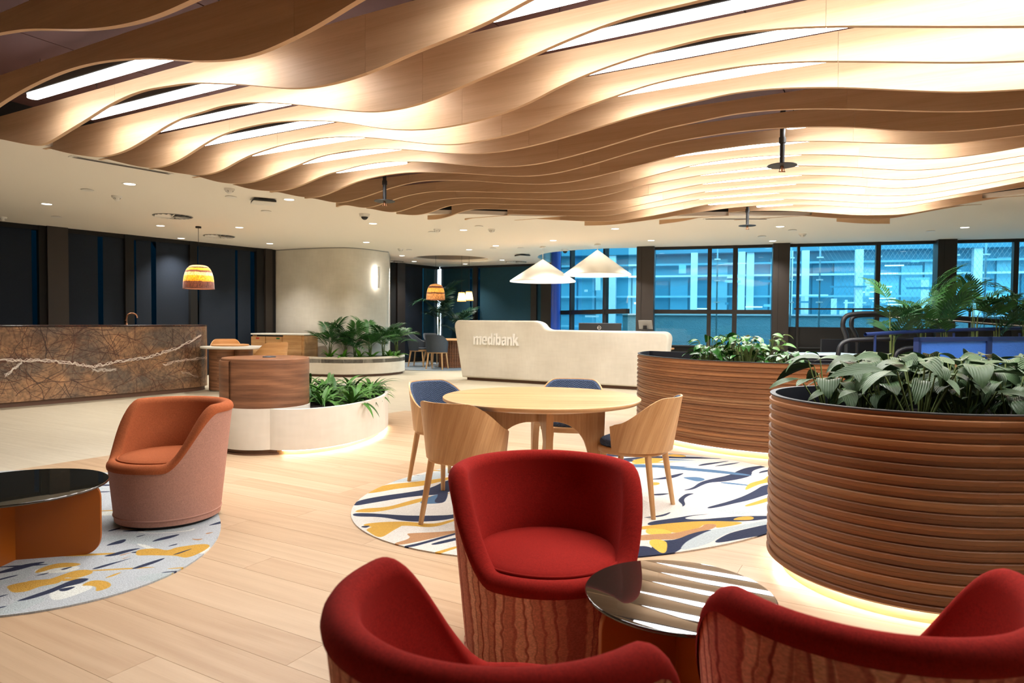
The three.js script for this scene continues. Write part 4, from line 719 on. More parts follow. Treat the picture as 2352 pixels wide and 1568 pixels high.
rug('round blue-grey rug under the table with grey tub chairs', c2(-1.65, -17.4), 2.0, 1.7, 0.4, rugTexture(4, 3.4, '#7f8b96', [], (g, W, H, S, C) => { const r = rng(14); for (let k = 0; k < 160; k++) { g.fillStyle = C['NWNGNYW'[k % 7]]; g.save(); g.translate(r() * W, r() * H); g.rotate(0.3 + (r() - 0.5) * 0.3); g.fillRect(0, 0, (0.1 + r() * 0.5) * S, (0.01 + 0.03 * r()) * S); g.restore(); } }));

// ---------- walnut drum on a plaster planter bench ----------
function ledRun(o, pts, y, n, power = LED_LIGHT) {   // a strip of LEDs under an edge, shining down
  part('led_strip', sweep(planPath(pts, false), [[-0.008, y], [0.008, y], [0.008, y + 0.006], [-0.008, y + 0.006]]), M.led, o);
  const st = Math.floor((pts.length - 1) / n);
  for (let k = 0; k < n; k++) { const a = pts[k * st], b = pts[Math.min(pts.length - 1, (k + 1) * st)], L = Math.hypot(b[0] - a[0], b[1] - a[1]); rectLight((a[0] + b[0]) / 2, y - 0.004, (a[1] + b[1]) / 2, L, 0.016, [b[0] - a[0], 0, b[1] - a[1]], [0, -1, 0], WARM, power); }
}
{
  const o = thing('planter_bench', 'curved white plaster planter bench with a walnut drum on one end', 'planter'), cx = -2.06, cz = -7.42, a = 0.68, b = 1.25, ell = (i, n = 72) => arc(cx, cz, a - i, b - i, 0, Math.PI * 2, n).slice(0, n);
  const loop = (i) => planPath(ell(i), true);
  part('plaster_wall', sweep(loop(0), [[0, 0.055], [0, 0.425], [-0.004, 0.43], [-0.034, 0.43], [-0.038, 0.425], [-0.038, 0.3]]), M.plaster, o);
  part('liner', sweep(loop(0.04), [[0, 0.3], [0, 0.415]]), M.liner, o);
  part('underside', slab(ell(0.002), 0.055, 0.07), M.plaster, o); part('plinth', sweep(loop(0.07), [[0, 0], [0, 0.06]]), M.oak, o); part('soil', slab(ell(0.04), 0.34, 0.38), M.soil, o);
  ledRun(o, arc(cx, cz, a - 0.035, b - 0.035, -0.5, 1.62, 24), 0.045, 8);
  // the drum
  const dx = -2.37, dz = -6.57, ring = (r0, a0 = 0, a1 = Math.PI * 2, n = 64) => planPath(arc(dx, dz, r0 * 0.95, r0 * 0.95, a0, a1, n), false);
  part('drum_base', sweep(ring(0.43), [[0, 0.055], [0, 0.43], [-0.1, 0.43]]), M.plaster, o); part('drum_plinth', sweep(ring(0.4), [[0.015, 0], [0.015, 0.02], [0, 0.022], [0, 0.06]]), M.plinth, o);
  part('drum', sweep(ring(0.422), [[0, 0.43], [0, 0.868], [-0.006, 0.878], [-0.02, 0.88]]), M.walnut, o, 'walnut drum with figured horizontal grain');
  part('drum_panel', sweep(ring(0.438, 2.1, 3.7, 30), [[-0.03, 0.43], [0, 0.43], [0, 0.852], [-0.004, 0.857], [-0.03, 0.857]]), M.walnut, o);
  part('drum_seam', sweep(ring(0.424, 2.085, 2.1, 2), [[0, 0.43], [0, 0.86]]), M.plinth, o);
  part('drum_lid', cyl(0.388, 0.388, 0.012, dx, 0.868, dz, 64), M.walnutTop, o); part('waste_hole', new THREE.TorusGeometry(0.055, 0.008, 8, 36).rotateX(Math.PI / 2).translate(dx + 0.04, 0.882, dz + 0.02), M.darkGrey, o); part('waste_flap', cyl(0.053, 0.053, 0.003, dx + 0.04, 0.8795, dz + 0.02, 32), M.matteBlack, o);
}
// low plaster planter at the core
{
  const o = thing('low_planter', 'low curved white plaster planter in front of the plaster core', 'planter'), out = spline([[-5.0, -15.0], [-4.57, -14.9], [-4.0, -14.74], [-3.53, -14.73], [-2.98, -15.0], [-2.62, -15.5], [-2.52, -16.0], [-2.62, -16.5]], 50);
  const body = [...out, [-3.0, -16.6], [-3.45, -15.95], [-3.8, -15.68], [-4.2, -15.72], [-4.3, -15.9], [-5.0, -15.4]], p = planPath(out, false);
  part('plaster_wall', sweep(p, [[0, 0.05], [0, 0.425], [-0.004, 0.43], [-0.05, 0.43], [-0.05, 0.3]], -1), M.plaster, o);
  part('plinth', sweep(p, [[-0.05, 0], [-0.05, 0.055]], -1), M.plinth, o); part('soil', slab(body, 0.3, 0.385), M.soil, o); part('underside', slab(body, 0.05, 0.06), M.plinth, o);
}
// recycling cabinet
{
  const A = [-5.88, -15.42], B = [-4.6, -15.1], L = Math.hypot(B[0] - A[0], B[1] - A[1]), ry = Math.atan2(-(B[1] - A[1]), B[0] - A[0]), o = thing('recycling_cabinet', 'oak recycling cabinet with pale top, red and green labels on its doors', 'cabinet', [(A[0] + B[0]) / 2, 0, (A[1] + B[1]) / 2], ry);
  part('body', box(L - 0.02, 0.84, 0.58, 0, 0.46, -0.31), M.oak, o); part('plinth', box(L - 0.06, 0.05, 0.5, 0, 0.025, -0.32), M.black, o);
  part('worktop', rbox(L + 0.02, 0.03, 0.66, 0.006, 0, 0.905, -0.3), M.whiteStone, o); part('waste_slot', box(0.66, 0.035, 0.02, -0.2, 0.868, -0.014), M.matteBlack, o);
  [[-0.5, 0.36], [-0.1, 0.4], [0.36, 0.46]].forEach(([x, w], i) => {
    const d = part('door', rbox(w - 0.006, i < 2 ? 0.79 : 0.83, 0.02, 0.003, x, i < 2 ? 0.455 : 0.47, -0.008), swapM(M.oak), o);
    if (i < 2) { const l = part('bin_label', rbox(0.085, 0.032, 0.003, 0.001, x + 0.06 * (i ? 1 : -1) + 0.05, 0.81, 0.004), std({ color: i ? 0x2e7d3c : 0xc03328, roughness: 0.5 }), d); l.userData.label = i ? 'green bin label' : 'red bin label'; }
  });
}
function swapM(m) { return m; }
// round bar table with its things
{
  const o = thing('bar_table', 'small table with white top and walnut drum leg at the end of the stone bar', 'table', [-4.72, 0, -11.78]);
  part('tabletop', slabR(arc(0, 0, 0.64, 0.46, 0, Math.PI * 2, 60).slice(0, 60), 0.735, 0.77, 0.012), M.whiteStone, o); part('drum_leg', cyl(0.22, 0.22, 0.715, -0.3, 0.02, -0.05, 48), swapM(M.walnut), o); part('rear_leg', cyl(0.16, 0.16, 0.715, 0.02, 0.02, -0.15, 40), M.walnut, o); part('foot_ring', cyl(0.2, 0.2, 0.02, -0.3, 0, -0.05, 40), M.metal, o);
  const t = thing('serving_board', 'round oak serving board lying on the white bar table', 'tray', [-4.93, 0.77, -11.94]);
  part('board', new THREE.LatheGeometry([[0, 0], [0.3, 0], [0.31, 0.008], [0.31, 0.022], [0.3, 0.028], [0, 0.028]].map((p) => new THREE.Vector2(...p)), 56), M.oakPale, t);
  const c = thing('plywood_chair', 'pale plywood chair with winged back at the white bar table', 'chair', [-4.12, 0, -11.62], facing(-0.75, -0.66), 'pale plywood chairs'); shellChair(c, { wood: M.oakPale, pad: M.oakPale, legs: M.oakPale, hi: 0.86, arm: 0.66, inner: false });
  copyOf(c, 'plywood_chair', 'pale plywood chair half hidden behind the stone bar', [-5.35, 0, -12.75], facing(0.4, 0.9));
}

// ---------- slatted teak planters ----------
function slatted(o, loopPts, H, slatPath, ledPts, n) {
  const loop = planPath(loopPts, true), inset = (d) => planPath(loopPts.map((p, i) => { const q = loop[i]; return [q.x - q.nx * d, q.z - q.nz * d]; }), true);
  part('body', sweep(loop, [[0, 0.07], [0, H - 0.006]]), M.teakDark, o); part('underside', slab(loopPts, 0.07, 0.08), M.teakDark, o);
  part('rim', sweep(loop, [[0.012, H - 0.006], [0.012, H], [-0.014, H], [-0.014, H - 0.2]]), M.darkGrey, o); part('liner', sweep(inset(0.015), [[0, H - 0.16], [0, H - 0.003]]), M.liner, o);
  part('plinth', sweep(inset(0.06), [[0, 0], [0, 0.072]]), M.oak, o); part('soil', slab(loopPts.map((p, i) => [loop[i].x - loop[i].nx * 0.012, loop[i].z - loop[i].nz * 0.012]), H - 0.2, H - 0.13), M.soil, o);
  const sp = planPath(slatPath, false), pitch = (H - 0.08) / 17, r = rng(33);
  for (let k = 0; k < 17; k++) { const y = 0.076 + k * pitch, h = pitch * 0.58; part('slat', sweep(sp, [[-0.004, y], [0.009, y], [0.0155, y + 0.005], [0.0165, y + h / 2], [0.0155, y + h - 0.005], [0.009, y + h], [-0.004, y + h]]), M.teak[Math.floor(r() * 6)], o); part('strip', sweep(sp, [[0.001, y + h], [0.004, y + h + 0.001], [0.004, y + pitch - 0.001], [0.001, y + pitch]]), M.teak[Math.floor(r() * 6)], o); }
  ledRun(o, ledPts, 0.062, n);
}
const PB = { x: 1.94, z: -3.33, r: 0.62 };
{
  const loop = [...arc(PB.x, PB.z, PB.r, PB.r, Math.PI / 2, Math.PI * 1.5, 40), [2.6, PB.z - PB.r], [3.4, PB.z - PB.r], [4.2, PB.z - PB.r], ...arc(5.0, PB.z, PB.r, PB.r, -Math.PI / 2, Math.PI / 2, 24), [4.2, PB.z + PB.r], [3.4, PB.z + PB.r], [2.6, PB.z + PB.r]];
  slatted(thing('slatted_planter', 'large slatted teak planter full of broad leaves, behind the red armchairs', 'planter'), loop, 0.89, [...loop, loop[0]], arc(PB.x, PB.z, PB.r - 0.03, PB.r - 0.03, 1.5, 3.9, 24), 6);
}
const PA = { x: 2.98, z: -7.55, r: 1.55, ri: 0.95 };
{
  const a0 = 0.6, a1 = 3.75, outer = arc(PA.x, PA.z, PA.r, PA.r, a0, a1, 60), inner = arc(PA.x, PA.z, PA.ri, PA.ri, a1, a0, 44), loop = [...outer, ...inner];
  slatted(thing('slatted_planter', 'curved slatted teak planter of glossy shrubs beside the round table', 'planter'), loop, 0.89, outer, arc(PA.x, PA.z, PA.r - 0.03, PA.r - 0.03, 1.2, 3.0, 24), 8);
}

// ---------- reception desk ----------
const DO = [-1.07, -14.3], dp = (t, n) => [DO[0] + BU[0] * t - BV[0] * n, DO[1] + BU[1] * t - BV[1] * n];   // t along the face, n out of it
const desk = thing('reception_desk', 'white rounded reception desk with a raised end and raised lettering', 'reception desk');
{
  const s = new THREE.Shape(), b = 0.045, hi = 1.25 - b, lo = 1.075 - b; s.moveTo(0.02 + b, 0.06 + b);
  s.lineTo(4.32 - b, 0.06 + b); s.lineTo(4.44 - b, lo - 0.1); s.quadraticCurveTo(4.45 - b, lo, 4.34 - b, lo); s.lineTo(2.12, lo); s.quadraticCurveTo(1.98, lo + 0.005, 1.92, lo + 0.09); s.quadraticCurveTo(1.86, hi, 1.68, hi); s.lineTo(0, hi); s.quadraticCurveTo(-0.12 + b, hi, -0.12 + b, hi - 0.1); s.lineTo(0.02 + b, 0.06 + b);
  const g = new THREE.ExtrudeGeometry(s, { depth: 0.2, bevelEnabled: true, bevelSize: b, bevelThickness: b, bevelSegments: 6, curveSegments: 14 }), p = g.attributes.position;
  boxUV(g);
  for (let i = 0; i < p.count; i++) { const t = p.getX(i), y = p.getY(i), q = dp(t, p.getZ(i) - 0.2 - b + 0.09 * (y / 1.2)); p.setXYZ(i, q[0], y, q[1]); }
  g.computeVertexNormals();
  part('front', toCreasedNormals(g, 0.6), M.plaster, desk);
  const ry = -BA, bx = (w, h, d, t, y, n, m, nm, r = 0.006) => { const q = dp(t, n); return part(nm, rbox(w, h, d, r, q[0], y, q[1], ry), m, desk); };
  bx(4.2, 0.06, 0.14, 2.2, 0.03, -0.16, M.plinth, 'plinth'); bx(4.1, 0.03, 0.75, 2.2, 0.74, -0.6, M.oakPale, 'worktop'); bx(0.6, 0.72, 0.6, 0.5, 0.36, -0.6, M.white, 'pedestal'); bx(0.6, 0.72, 0.6, 3.8, 0.36, -0.6, M.white, 'pedestal');
  const font = await new FontLoader().loadAsync('fonts/droid/droid_sans_bold.typeface.json');
  const letters = 'medibank'.split('').map((c) => { const l = new TextGeometry(c, { font, size: 0.2, depth: 0.035, curveSegments: 6, bevelEnabled: true, bevelSize: 0.002, bevelThickness: 0.003, bevelSegments: 2 }); l.computeBoundingBox(); return l; });
  const wide = letters.map((l) => l.boundingBox.max.x - l.boundingBox.min.x + 0.018), total = wide.reduce((a, c) => a + c, 0), k = 1.07 / total; let t = 0.37;
  letters.forEach((l, i) => {
    l.translate(-l.boundingBox.min.x, 0, 0); if (i === 3) { const q = l.attributes.position; for (let v = 0; v < q.count; v++) q.setX(v, q.getX(v) + (q.getY(v) - 0.08) * 0.12); }
    l.scale(k, 1.1, 1); const q = dp(t, 0.075 * 0.75 + 0.005); l.rotateY(-BA).translate(q[0], 0.755, q[1]); l.computeVertexNormals(); part('letter', boxUV(l), M.white, desk); t += wide[i] * k;
  });
  const mo = thing('monitor', 'wide black computer monitor standing behind the reception desk', 'monitor', [1.69, 0.755, -13.24], Math.PI - BA + 0.2);
  part('screen_shell', grid(24, 1, (u, v) => { const x = (u - 0.5) * 0.84; return [x, v ? 0.45 : 0.12, 0.35 * x * x]; }), M.darkGrey, mo); part('panel', grid(24, 1, (u, v) => { const x = (u - 0.5) * 0.82; return [x, v ? 0.44 : 0.13, 0.35 * x * x + 0.02]; }), M.black, mo); part('frame_edge', tubePath(Array.from({ length: 9 }, (_, i) => { const x = (i / 8 - 0.5) * 0.84; return [x, 0.45, 0.35 * x * x + 0.01]; }), 0.011, 24, 6), M.darkGrey, mo);
  part('stand', [box(0.08, 0.24, 0.03, 0, 0.12, -0.03), rbox(0.26, 0.012, 0.2, 0.004, 0, 0.006, -0.02)], M.darkGrey, mo);
  const badge = part('logo_ring', new THREE.TorusGeometry(0.034, 0.0035, 8, 32).translate(0, 0.37, -0.008), M.plasticWhite, mo);
  const tx = new TextGeometry('DELL', { font, size: 0.017, depth: 0.002, curveSegments: 3 }); tx.computeBoundingBox(); tx.translate(-tx.boundingBox.max.x / 2, -0.0085, 0).rotateY(Math.PI).translate(0, 0.37, -0.006); part('logo_letters', boxUV(tx), M.plasticWhite, mo);
  const tq = dp(3.95, -0.14), ta = thing('payment_tablet', 'small tilted tablet on a black stand on the end of the reception desk', 'tablet', [tq[0], 1.075, tq[1]], -BA + Math.PI);
  const tg = rbox(0.26, 0.17, 0.014, 0.006); tg.rotateX(-0.35).translate(0, 0.12, 0); part('tablet', tg, M.grey, ta); const tg2 = rbox(0.235, 0.145, 0.004, 0.002); tg2.rotateX(-0.35).translate(0, 0.123, 0.009); part('screen', tg2, M.black, ta); part('stand', [rbox(0.14, 0.03, 0.1, 0.008, 0, 0.015, -0.01), box(0.06, 0.09, 0.03, 0, 0.06, -0.03)], M.black, ta);
}

// ---------- hanging lamps ----------
function cone(label, x, z, rimY, apexY, r, hang) {
  const o = thing('cone_pendant', label, 'pendant lamp', [x, rimY, z], 0, 'white cone pendants'), h = apexY - rimY;
  part('shade', new THREE.LatheGeometry([[0.0, h], [0.02, h], [r - 0.01, 0.03], [r, 0.02], [r, 0], [r - 0.012, 0], [r - 0.02, 0.022], [0.02, h - 0.015]].map((p) => new THREE.Vector2(...p)), 72), phys({ color: 0xf4f1ea, transmission: 0.3, roughness: 0.9, thickness: 0 }), o);
  part('cord', cyl(0.008, 0.008, CE - apexY, 0, h, 0, 8), M.white, o); part('canopy', cyl(0.075, 0.06, 0.035, 0, CE - rimY - 0.035, 0, 24), M.white, o);
  part('lamp_globe', new THREE.SphereGeometry(0.06, 20, 14).translate(0, h * 0.45, 0), M.bulb, o); point(x, rimY + h * 0.45, z, WARM, hang, 3);
}
cone('wide white cone pendant hanging lower over the desk lettering', ...c2(0.63, -14.3), 2.115, 2.61, 0.73, 5.5); cone('wide white cone pendant hanging higher over the low desk end', ...c2(1.7, -13.74), 2.23, 2.765, 0.72, 5.5);
const basketTex = (bands, seed) => tex(512, 256, (u, v) => { const y = v + 0.02 * (pn(u * 24, v * 4, 24, 4, seed) - 0.5); let c = bands[bands.length - 1][1]; for (const [e, q] of bands) if (y < e) { c = q; break; } const k = 0.62 + 0.7 * pn(u * 220, v * 30, 220, 30, seed + 1) * (0.6 + 0.4 * Math.abs(Math.sin(v * 150))); return c.map((q) => q * k); });
const BR = [104, 66, 58], ST = [226, 190, 138], YE = [228, 158, 44], DK = [70, 44, 36], TA = [196, 142, 86];
function basket(label, x, z, topY, botY, r, t, top = CE, power = 1.6) {
  const o = thing('basket_pendant', label, 'pendant lamp', [x, botY, z], 0, 'woven basket pendants'), h = topY - botY, prof = []; for (let i = 0; i <= 20; i++) { const a = (i / 20) * Math.PI / 2; prof.push(new THREE.Vector2(r * Math.pow(Math.cos(a), 0.55), h * Math.pow(Math.sin(a), 0.9))); }
  const g = new THREE.LatheGeometry(prof, 56); part('shade', g, phys({ map: t, bumpMap: t, bumpScale: 0.004, roughness: 0.9, transmission: 0.35, thickness: 0 }), o); part('rim', new THREE.TorusGeometry(r, 0.007, 6, 56).rotateX(Math.PI / 2), std({ color: 0x6a4438 }), o);
  part('cord', cyl(0.004, 0.004, top - topY, 0, h, 0, 6), M.black, o); part('canopy', cyl(0.05, 0.05, 0.03, 0, top - botY - 0.03, 0, 20), M.black, o); part('bulb', new THREE.SphereGeometry(0.035, 16, 12).scale(1, 1.3, 1).translate(0, h * 0.66, 0), M.bulb, o); part('holder', cyl(0.018, 0.018, 0.06, 0, h * 0.78, 0, 10), M.black, o);
  point(x, botY + h * 0.66, z, [1, 0.78, 0.5], power, 1.5);
}
basket('striped woven basket pendant over the stone bar', ...c2(-5.32, -11.6), 2.208, 1.782, 0.262, basketTex([[0.16, BR], [0.33, YE], [0.45, ST], [0.53, BR], [0.64, YE], [0.7, DK], [0.82, ST], [0.88, TA], [0.93, DK], [2, YE]], 301));
basket('brown banded basket pendant over the table with grey tub chairs', ...c2(-1.93, -17.2), 2.215, 1.79, 0.25, basketTex([[0.22, TA], [0.27, DK], [0.5, [206, 146, 70]], [0.6, DK], [0.66, BR], [0.76, TA], [0.85, DK], [2, TA]], 311), 3.5, 1.2);
for (const [x, z, y, l] of [[-1.3, -17.5, 1.76, 'lower'], [-1.12, -17.62, 1.79, 'higher']]) {
  const p = c2(x, z), o = thing('raffia_pendant', 'small glowing raffia lampshade, the ' + l + ' of the pair beyond the desk', 'pendant lamp', [p[0], y, p[1]], 0, 'pair of small raffia pendants'), t = basketTex([[0.08, [150, 104, 60]], [0.9, [244, 214, 156]], [2, [150, 104, 60]]], 321);
  part('shade', new THREE.LatheGeometry([[0.12, 0], [0.078, 0.25]].map((q) => new THREE.Vector2(...q)), 40), phys({ map: t, roughness: 0.9, transmission: 0.55, thickness: 0 }), o); for (let k = 0; k < 14; k++) { const a = k * 0.4488; part('rib', tubeBetween([0.121 * Math.cos(a), 0, 0.121 * Math.sin(a)], [0.079 * Math.cos(a), 0.25, 0.079 * Math.sin(a)], 0.004, 0.004, 5), std({ color: 0xb08850 }), o); }
  part('cord', cyl(0.004, 0.004, 3.5 - y - 0.2, 0, 0.2, 0, 6), M.black, o); part('bulb', new THREE.SphereGeometry(0.035, 16, 12).translate(0, 0.12, 0), M.bulb, o); point(p[0], y + 0.12, p[1], [1, 0.78, 0.48], 2.2, 1.5);
}

// ---------- meeting table with grey tub chairs ----------
{
  const [x, z] = c2(-1.45, -17.0), o = thing('meeting_table', 'round table with ribbed timber drum base beyond the reception desk', 'table', [x, 0.012, z]);
  part('tabletop', new THREE.LatheGeometry([[0, 0.71], [0.72, 0.71], [0.74, 0.72], [0.74, 0.735], [0, 0.74]].map((q) => new THREE.Vector2(...q)), 64), M.oakTop, o); part('drum', cyl(0.38, 0.38, 0.71, 0, 0, 0, 40), M.walnut, o); for (let k = 0; k < 40; k++) { const a = k * Math.PI / 20; part('rib', cyl(0.018, 0.018, 0.7, 0.385 * Math.cos(a), 0, 0.385 * Math.sin(a), 8), M.walnutTop, o); }
  M.greyPad = fabric(0x4e545c); const c = thing('meeting_chair', 'grey tub chair on splayed oak legs at the planter end of the meeting table', 'chair', [x - 0.95, 0.012, z - 0.1], facing(0.95, 0.2), 'grey tub chairs at the meeting table'); shellChair(c, { wood: M.greyPad, pad: M.greyPad, legs: M.oak, hi: 0.82, arm: 0.64, thick: 0.03 }); c.scale.setScalar(1.06);
  copyOf(c, 'meeting_chair', 'grey tub chair on splayed oak legs, back turned to us, beside the desk end', [x - 0.35, 0.012, z + 0.82], facing(0.25, -0.97)); copyOf(c, 'meeting_chair', 'grey tub chair facing us behind the meeting table, beside the dark palms', [x - 0.62, 0.012, z - 0.85], facing(0.6, 0.8)); copyOf(c, 'meeting_chair', 'grey tub chair behind the meeting table, half hidden by the desk', [x + 0.42, 0.012, z - 0.95], facing(-0.4, 0.9));
}

// ---------- escalator rails and balustrade by the facade ----------
{
  const o = thing('escalator', 'black escalator handrails curving up behind the palms', 'escalator');
  part('handrail', tubePath([[4.9, 0.4, -10], [4.9, 1.04, -10], [4.84, 1.231, -10], [4.88, 1.346, -10], [5.02, 1.386, -10], [5.82, 1.379, -10], [7.49, 1.271, -10]], 0.035, 80, 10), M.black, o); part('handrail', tubePath([[5.2, 0.4, -10.3], [5.2, 1.035, -10.3], [5.11, 1.232, -10.3], [5.13, 1.33, -10.3], [5.22, 1.364, -10.3], [6, 1.357, -10.3], [7.72, 1.226, -10.3]], 0.03, 80, 10), M.black, o);
  part('handrail', tubePath([[4.3, 0.3, -9], [4.33, 0.946, -9], [4.42, 1.015, -9], [4.59, 1.034, -9], [5.3, 1.051, -9]], 0.03, 60, 10), M.black, o); part('handrail', tubePath([[5.0, 0.3, -8.9], [5.02, 0.86, -8.9], [5.1, 0.92, -8.9], [5.25, 0.94, -8.9], [6.2, 0.95, -8.95]], 0.025, 60, 10), M.black, o);
  part('light_strip', tubePath([[5.5, 1.34, -9.95], [5.82, 1.335, -9.95], [7.49, 1.23, -9.95]], 0.008, 30, 6), M.plasticWhite, o); part('skirt', [box(4.2, 1.0, 0.05, 6.9, 0.5, -10.6), box(3.4, 0.75, 0.05, 6.2, 0.375, -9.2)], M.black, o);
  const b = thing('film_balustrade', 'balustrade panels covered in bright blue protective film beyond the leafy planter', 'balustrade'), A = [4.5, -7.6], B = [6.88, -8.8], L = Math.hypot(B[0] - A[0], B[1] - A[1]), run = runner(A, [B[0] - A[0], B[1] - A[1]]), navy = std({ color: 0x1b2d5c, roughness: 0.4 });
  const film = phys({ color: 0x3d74d6, roughness: 0.22, bumpMap: sized(T.fine, 0.5), bumpScale: 0.004 });
  for (const [q0, q1] of [[0.05, 1.32], [1.42, L]]) { part('film_panel', run(q0, q1, 0.42, 1.05, 0, 0.02), film, b); part('frame', [run(q0 - 0.05, q1 + 0.05, 1.05, 1.1, 0, 0.06), run(q0 - 0.05, q1 + 0.05, 0.36, 0.42, 0, 0.06), run(q0 - 0.05, q0, 0.36, 1.1, 0, 0.06), run(q1, q1 + 0.05, 0.36, 1.1, 0, 0.06)], navy, b); part('foot', run(q0, q0 + 0.08, 0, 0.36, 0, 0.05), M.black, b); }
  part('top_rail', tubePath([[4.45, 1.11, -8.6], [5.25, 1.15, -8.9], [7.2, 1.2, -9.6]], 0.025, 30, 8), navy, b); for (const [x, z] of [[4.6, -8.65], [5.9, -9.12], [7.1, -9.55]]) part('rail_post', cyl(0.016, 0.016, 1.13, x, 0, z, 8), navy, b);
  const g = thing('guard_rail', 'thin black guard rail in front of the facade glass', 'railing', [0, 0, 0]), gr = runner([5.75, -13.95], [6.3, 1.92]); part('top_rail', gr(0, 3.6, 1.52, 1.55, 0, 0.04), M.black, g); for (const q of [0.05, 1.08, 2.1, 3.1]) part('post', gr(q, q + 0.035, 0, 1.52, 0, 0.03), M.black, g); part('bottom_rail', gr(0, 3.6, 0.08, 0.11, 0, 0.03), M.black, g);
  const st = thing('low_counter', 'low black counter with a pale top between planter and escalator', 'counter', [4.35, 0, -9.7], 0.2); part('body', box(1.0, 0.8, 0.5, 0, 0.4, 0), M.black, st); part('pale_top', rbox(1.05, 0.02, 0.55, 0.005, 0, 0.81, 0), phys({ color: 0xc8dbe4, roughness: 0.2 }), st);
}

// ---------- plants ----------
T.vein = tex(128, 32, (u, v) => { const g = 255 * (0.5 + 0.5 * Math.sin(u * 6.283 * 5 + v * 0)); return [g, g, g]; }, false);
const green = (hex, rough = 0.42) => phys({ color: hex, roughness: rough, specularIntensity: 0.6, transmission: 0.12, thickness: 0 });
M.leafGrey = [0x3f5638, 0x4c6342, 0x344a2e].map((c) => phys({ color: c, roughness: 0.4, specularIntensity: 0.5, transmission: 0.1, thickness: 0, bumpMap: sized(T.vein, 0.06, 0.4), bumpScale: 0.002 })); M.leafFern = [0x3f6a2a, 0x4c7a32, 0x35592a].map((c) => green(c)); M.leafPalm = [0x2f5a2c, 0x3c6c34, 0x27502a].map((c) => green(c, 0.38)); M.leafBright = [0x4f8a26, 0x62a02e, 0x42761f].map((c) => green(c)); M.leafGlossy = [0x2f6228, 0x3d7a30, 0x28531f].map((c) => green(c, 0.25)); M.stem = std({ color: 0x5d6b34, roughness: 0.7 }); M.leafDark = [0x1f3a28, 0x274630].map((c) => green(c, 0.4));
function leaf(L, W, droop, fold, twist = 0, point = 0.75, n = 9, m = 4) {   // starts at the origin, runs along +z
  return grid(n, m, (t, v) => { const s = v * 2 - 1, w = 0.5 * W * Math.pow(Math.sin(Math.PI * Math.pow(t * 0.985 + 0.01, point)), 0.85), a = droop * t, z = a ? (L * Math.sin(a)) / (droop || 1) : L * t, y = a ? (-L * (1 - Math.cos(a))) / (droop || 1) : 0, tw = twist * t; const x = s * w, lift = Math.abs(s) * w * fold; return [x * Math.cos(tw), y + lift + x * Math.sin(tw), z, s * w, t * L]; });
}
const LEAVES = { broad: [leaf(0.24, 0.11, 0.9, 0.25), leaf(0.21, 0.1, 1.3, 0.4, 0.3), leaf(0.27, 0.105, 0.6, 0.15, -0.35), leaf(0.2, 0.12, 1.7, 0.2, 0.15)], strap: [leaf(0.32, 0.036, 1.5, 0.3, 0.3, 0.8, 10, 2), leaf(0.27, 0.03, 1.9, 0.3, -0.4, 0.8, 10, 2), leaf(0.22, 0.034, 1.1, 0.3, 0.2, 0.8, 8, 2)], nest: [leaf(0.36, 0.075, 0.9, 0.35, 0, 0.9), leaf(0.3, 0.07, 1.2, 0.35, 0.1, 0.9)], small: [leaf(0.12, 0.06, 0.9, 0.3, 0, 0.8, 6, 2), leaf(0.1, 0.055, 1.3, 0.3, 0.2, 0.8, 6, 2)] };
const tagPlant = (name, label, pos, turn, group) => thing(name, label, 'plant', pos, turn, group);
function setLeaf(o, g, m, base, yaw, pitch, scale, roll = 0) { const l = part('leaf', g, m, o); l.position.set(...base); l.rotation.order = 'YXZ'; l.rotation.set(-pitch, yaw, roll); l.scale.setScalar(scale); return l; }
function broadPlant(name, label, pos, seed, group, { n = 11, h = 0.2, spread = 0.1, set = LEAVES.broad, mats = M.leafGrey, scale = 1, up = 0.3 } = {}) {
  const o = tagPlant(name, label, pos, 0, group), r = rng(seed), stems = [];
  for (let k = 0; k < n; k++) { const yaw = (k / n) * Math.PI * 2 * 1.618 * 2 + r() * 0.6, hh = h * (0.45 + 0.65 * r()), rad = spread * (0.35 + r() * 0.8), p = [Math.sin(yaw) * rad, hh, Math.cos(yaw) * rad]; stems.push(tubeBetween([Math.sin(yaw) * 0.012, 0, Math.cos(yaw) * 0.012], p, 0.005, 0.003, 5)); setLeaf(o, set[Math.floor(r() * set.length)], mats[Math.floor(r() * mats.length)], p, yaw, up * (r() * 1.6 - 0.35), scale * (0.8 + 0.45 * r()), (r() - 0.5) * 0.8); }
  part('stems', stems, M.stem, o); return o;
}
function rosette(name, label, pos, seed, group, { n = 16, set = LEAVES.strap, mats = M.leafFern, scale = 1, low = 0.2, high = 1.25 } = {}) {
  const o = tagPlant(name, label, pos, 0, group), r = rng(seed); for (let k = 0; k < n; k++) { const yaw = k * 2.4 + r() * 0.7; setLeaf(o, set[Math.floor(r() * set.length)], mats[Math.floor(r() * mats.length)], [Math.sin(yaw) * 0.015, 0, Math.cos(yaw) * 0.015], yaw, lerp(low, high, r()), scale * (0.75 + 0.5 * r()), (r() - 0.5) * 0.5); } part('crown', cyl(0.02, 0.012, 0.04, 0, -0.01, 0, 8), M.stem, o); return o;
}
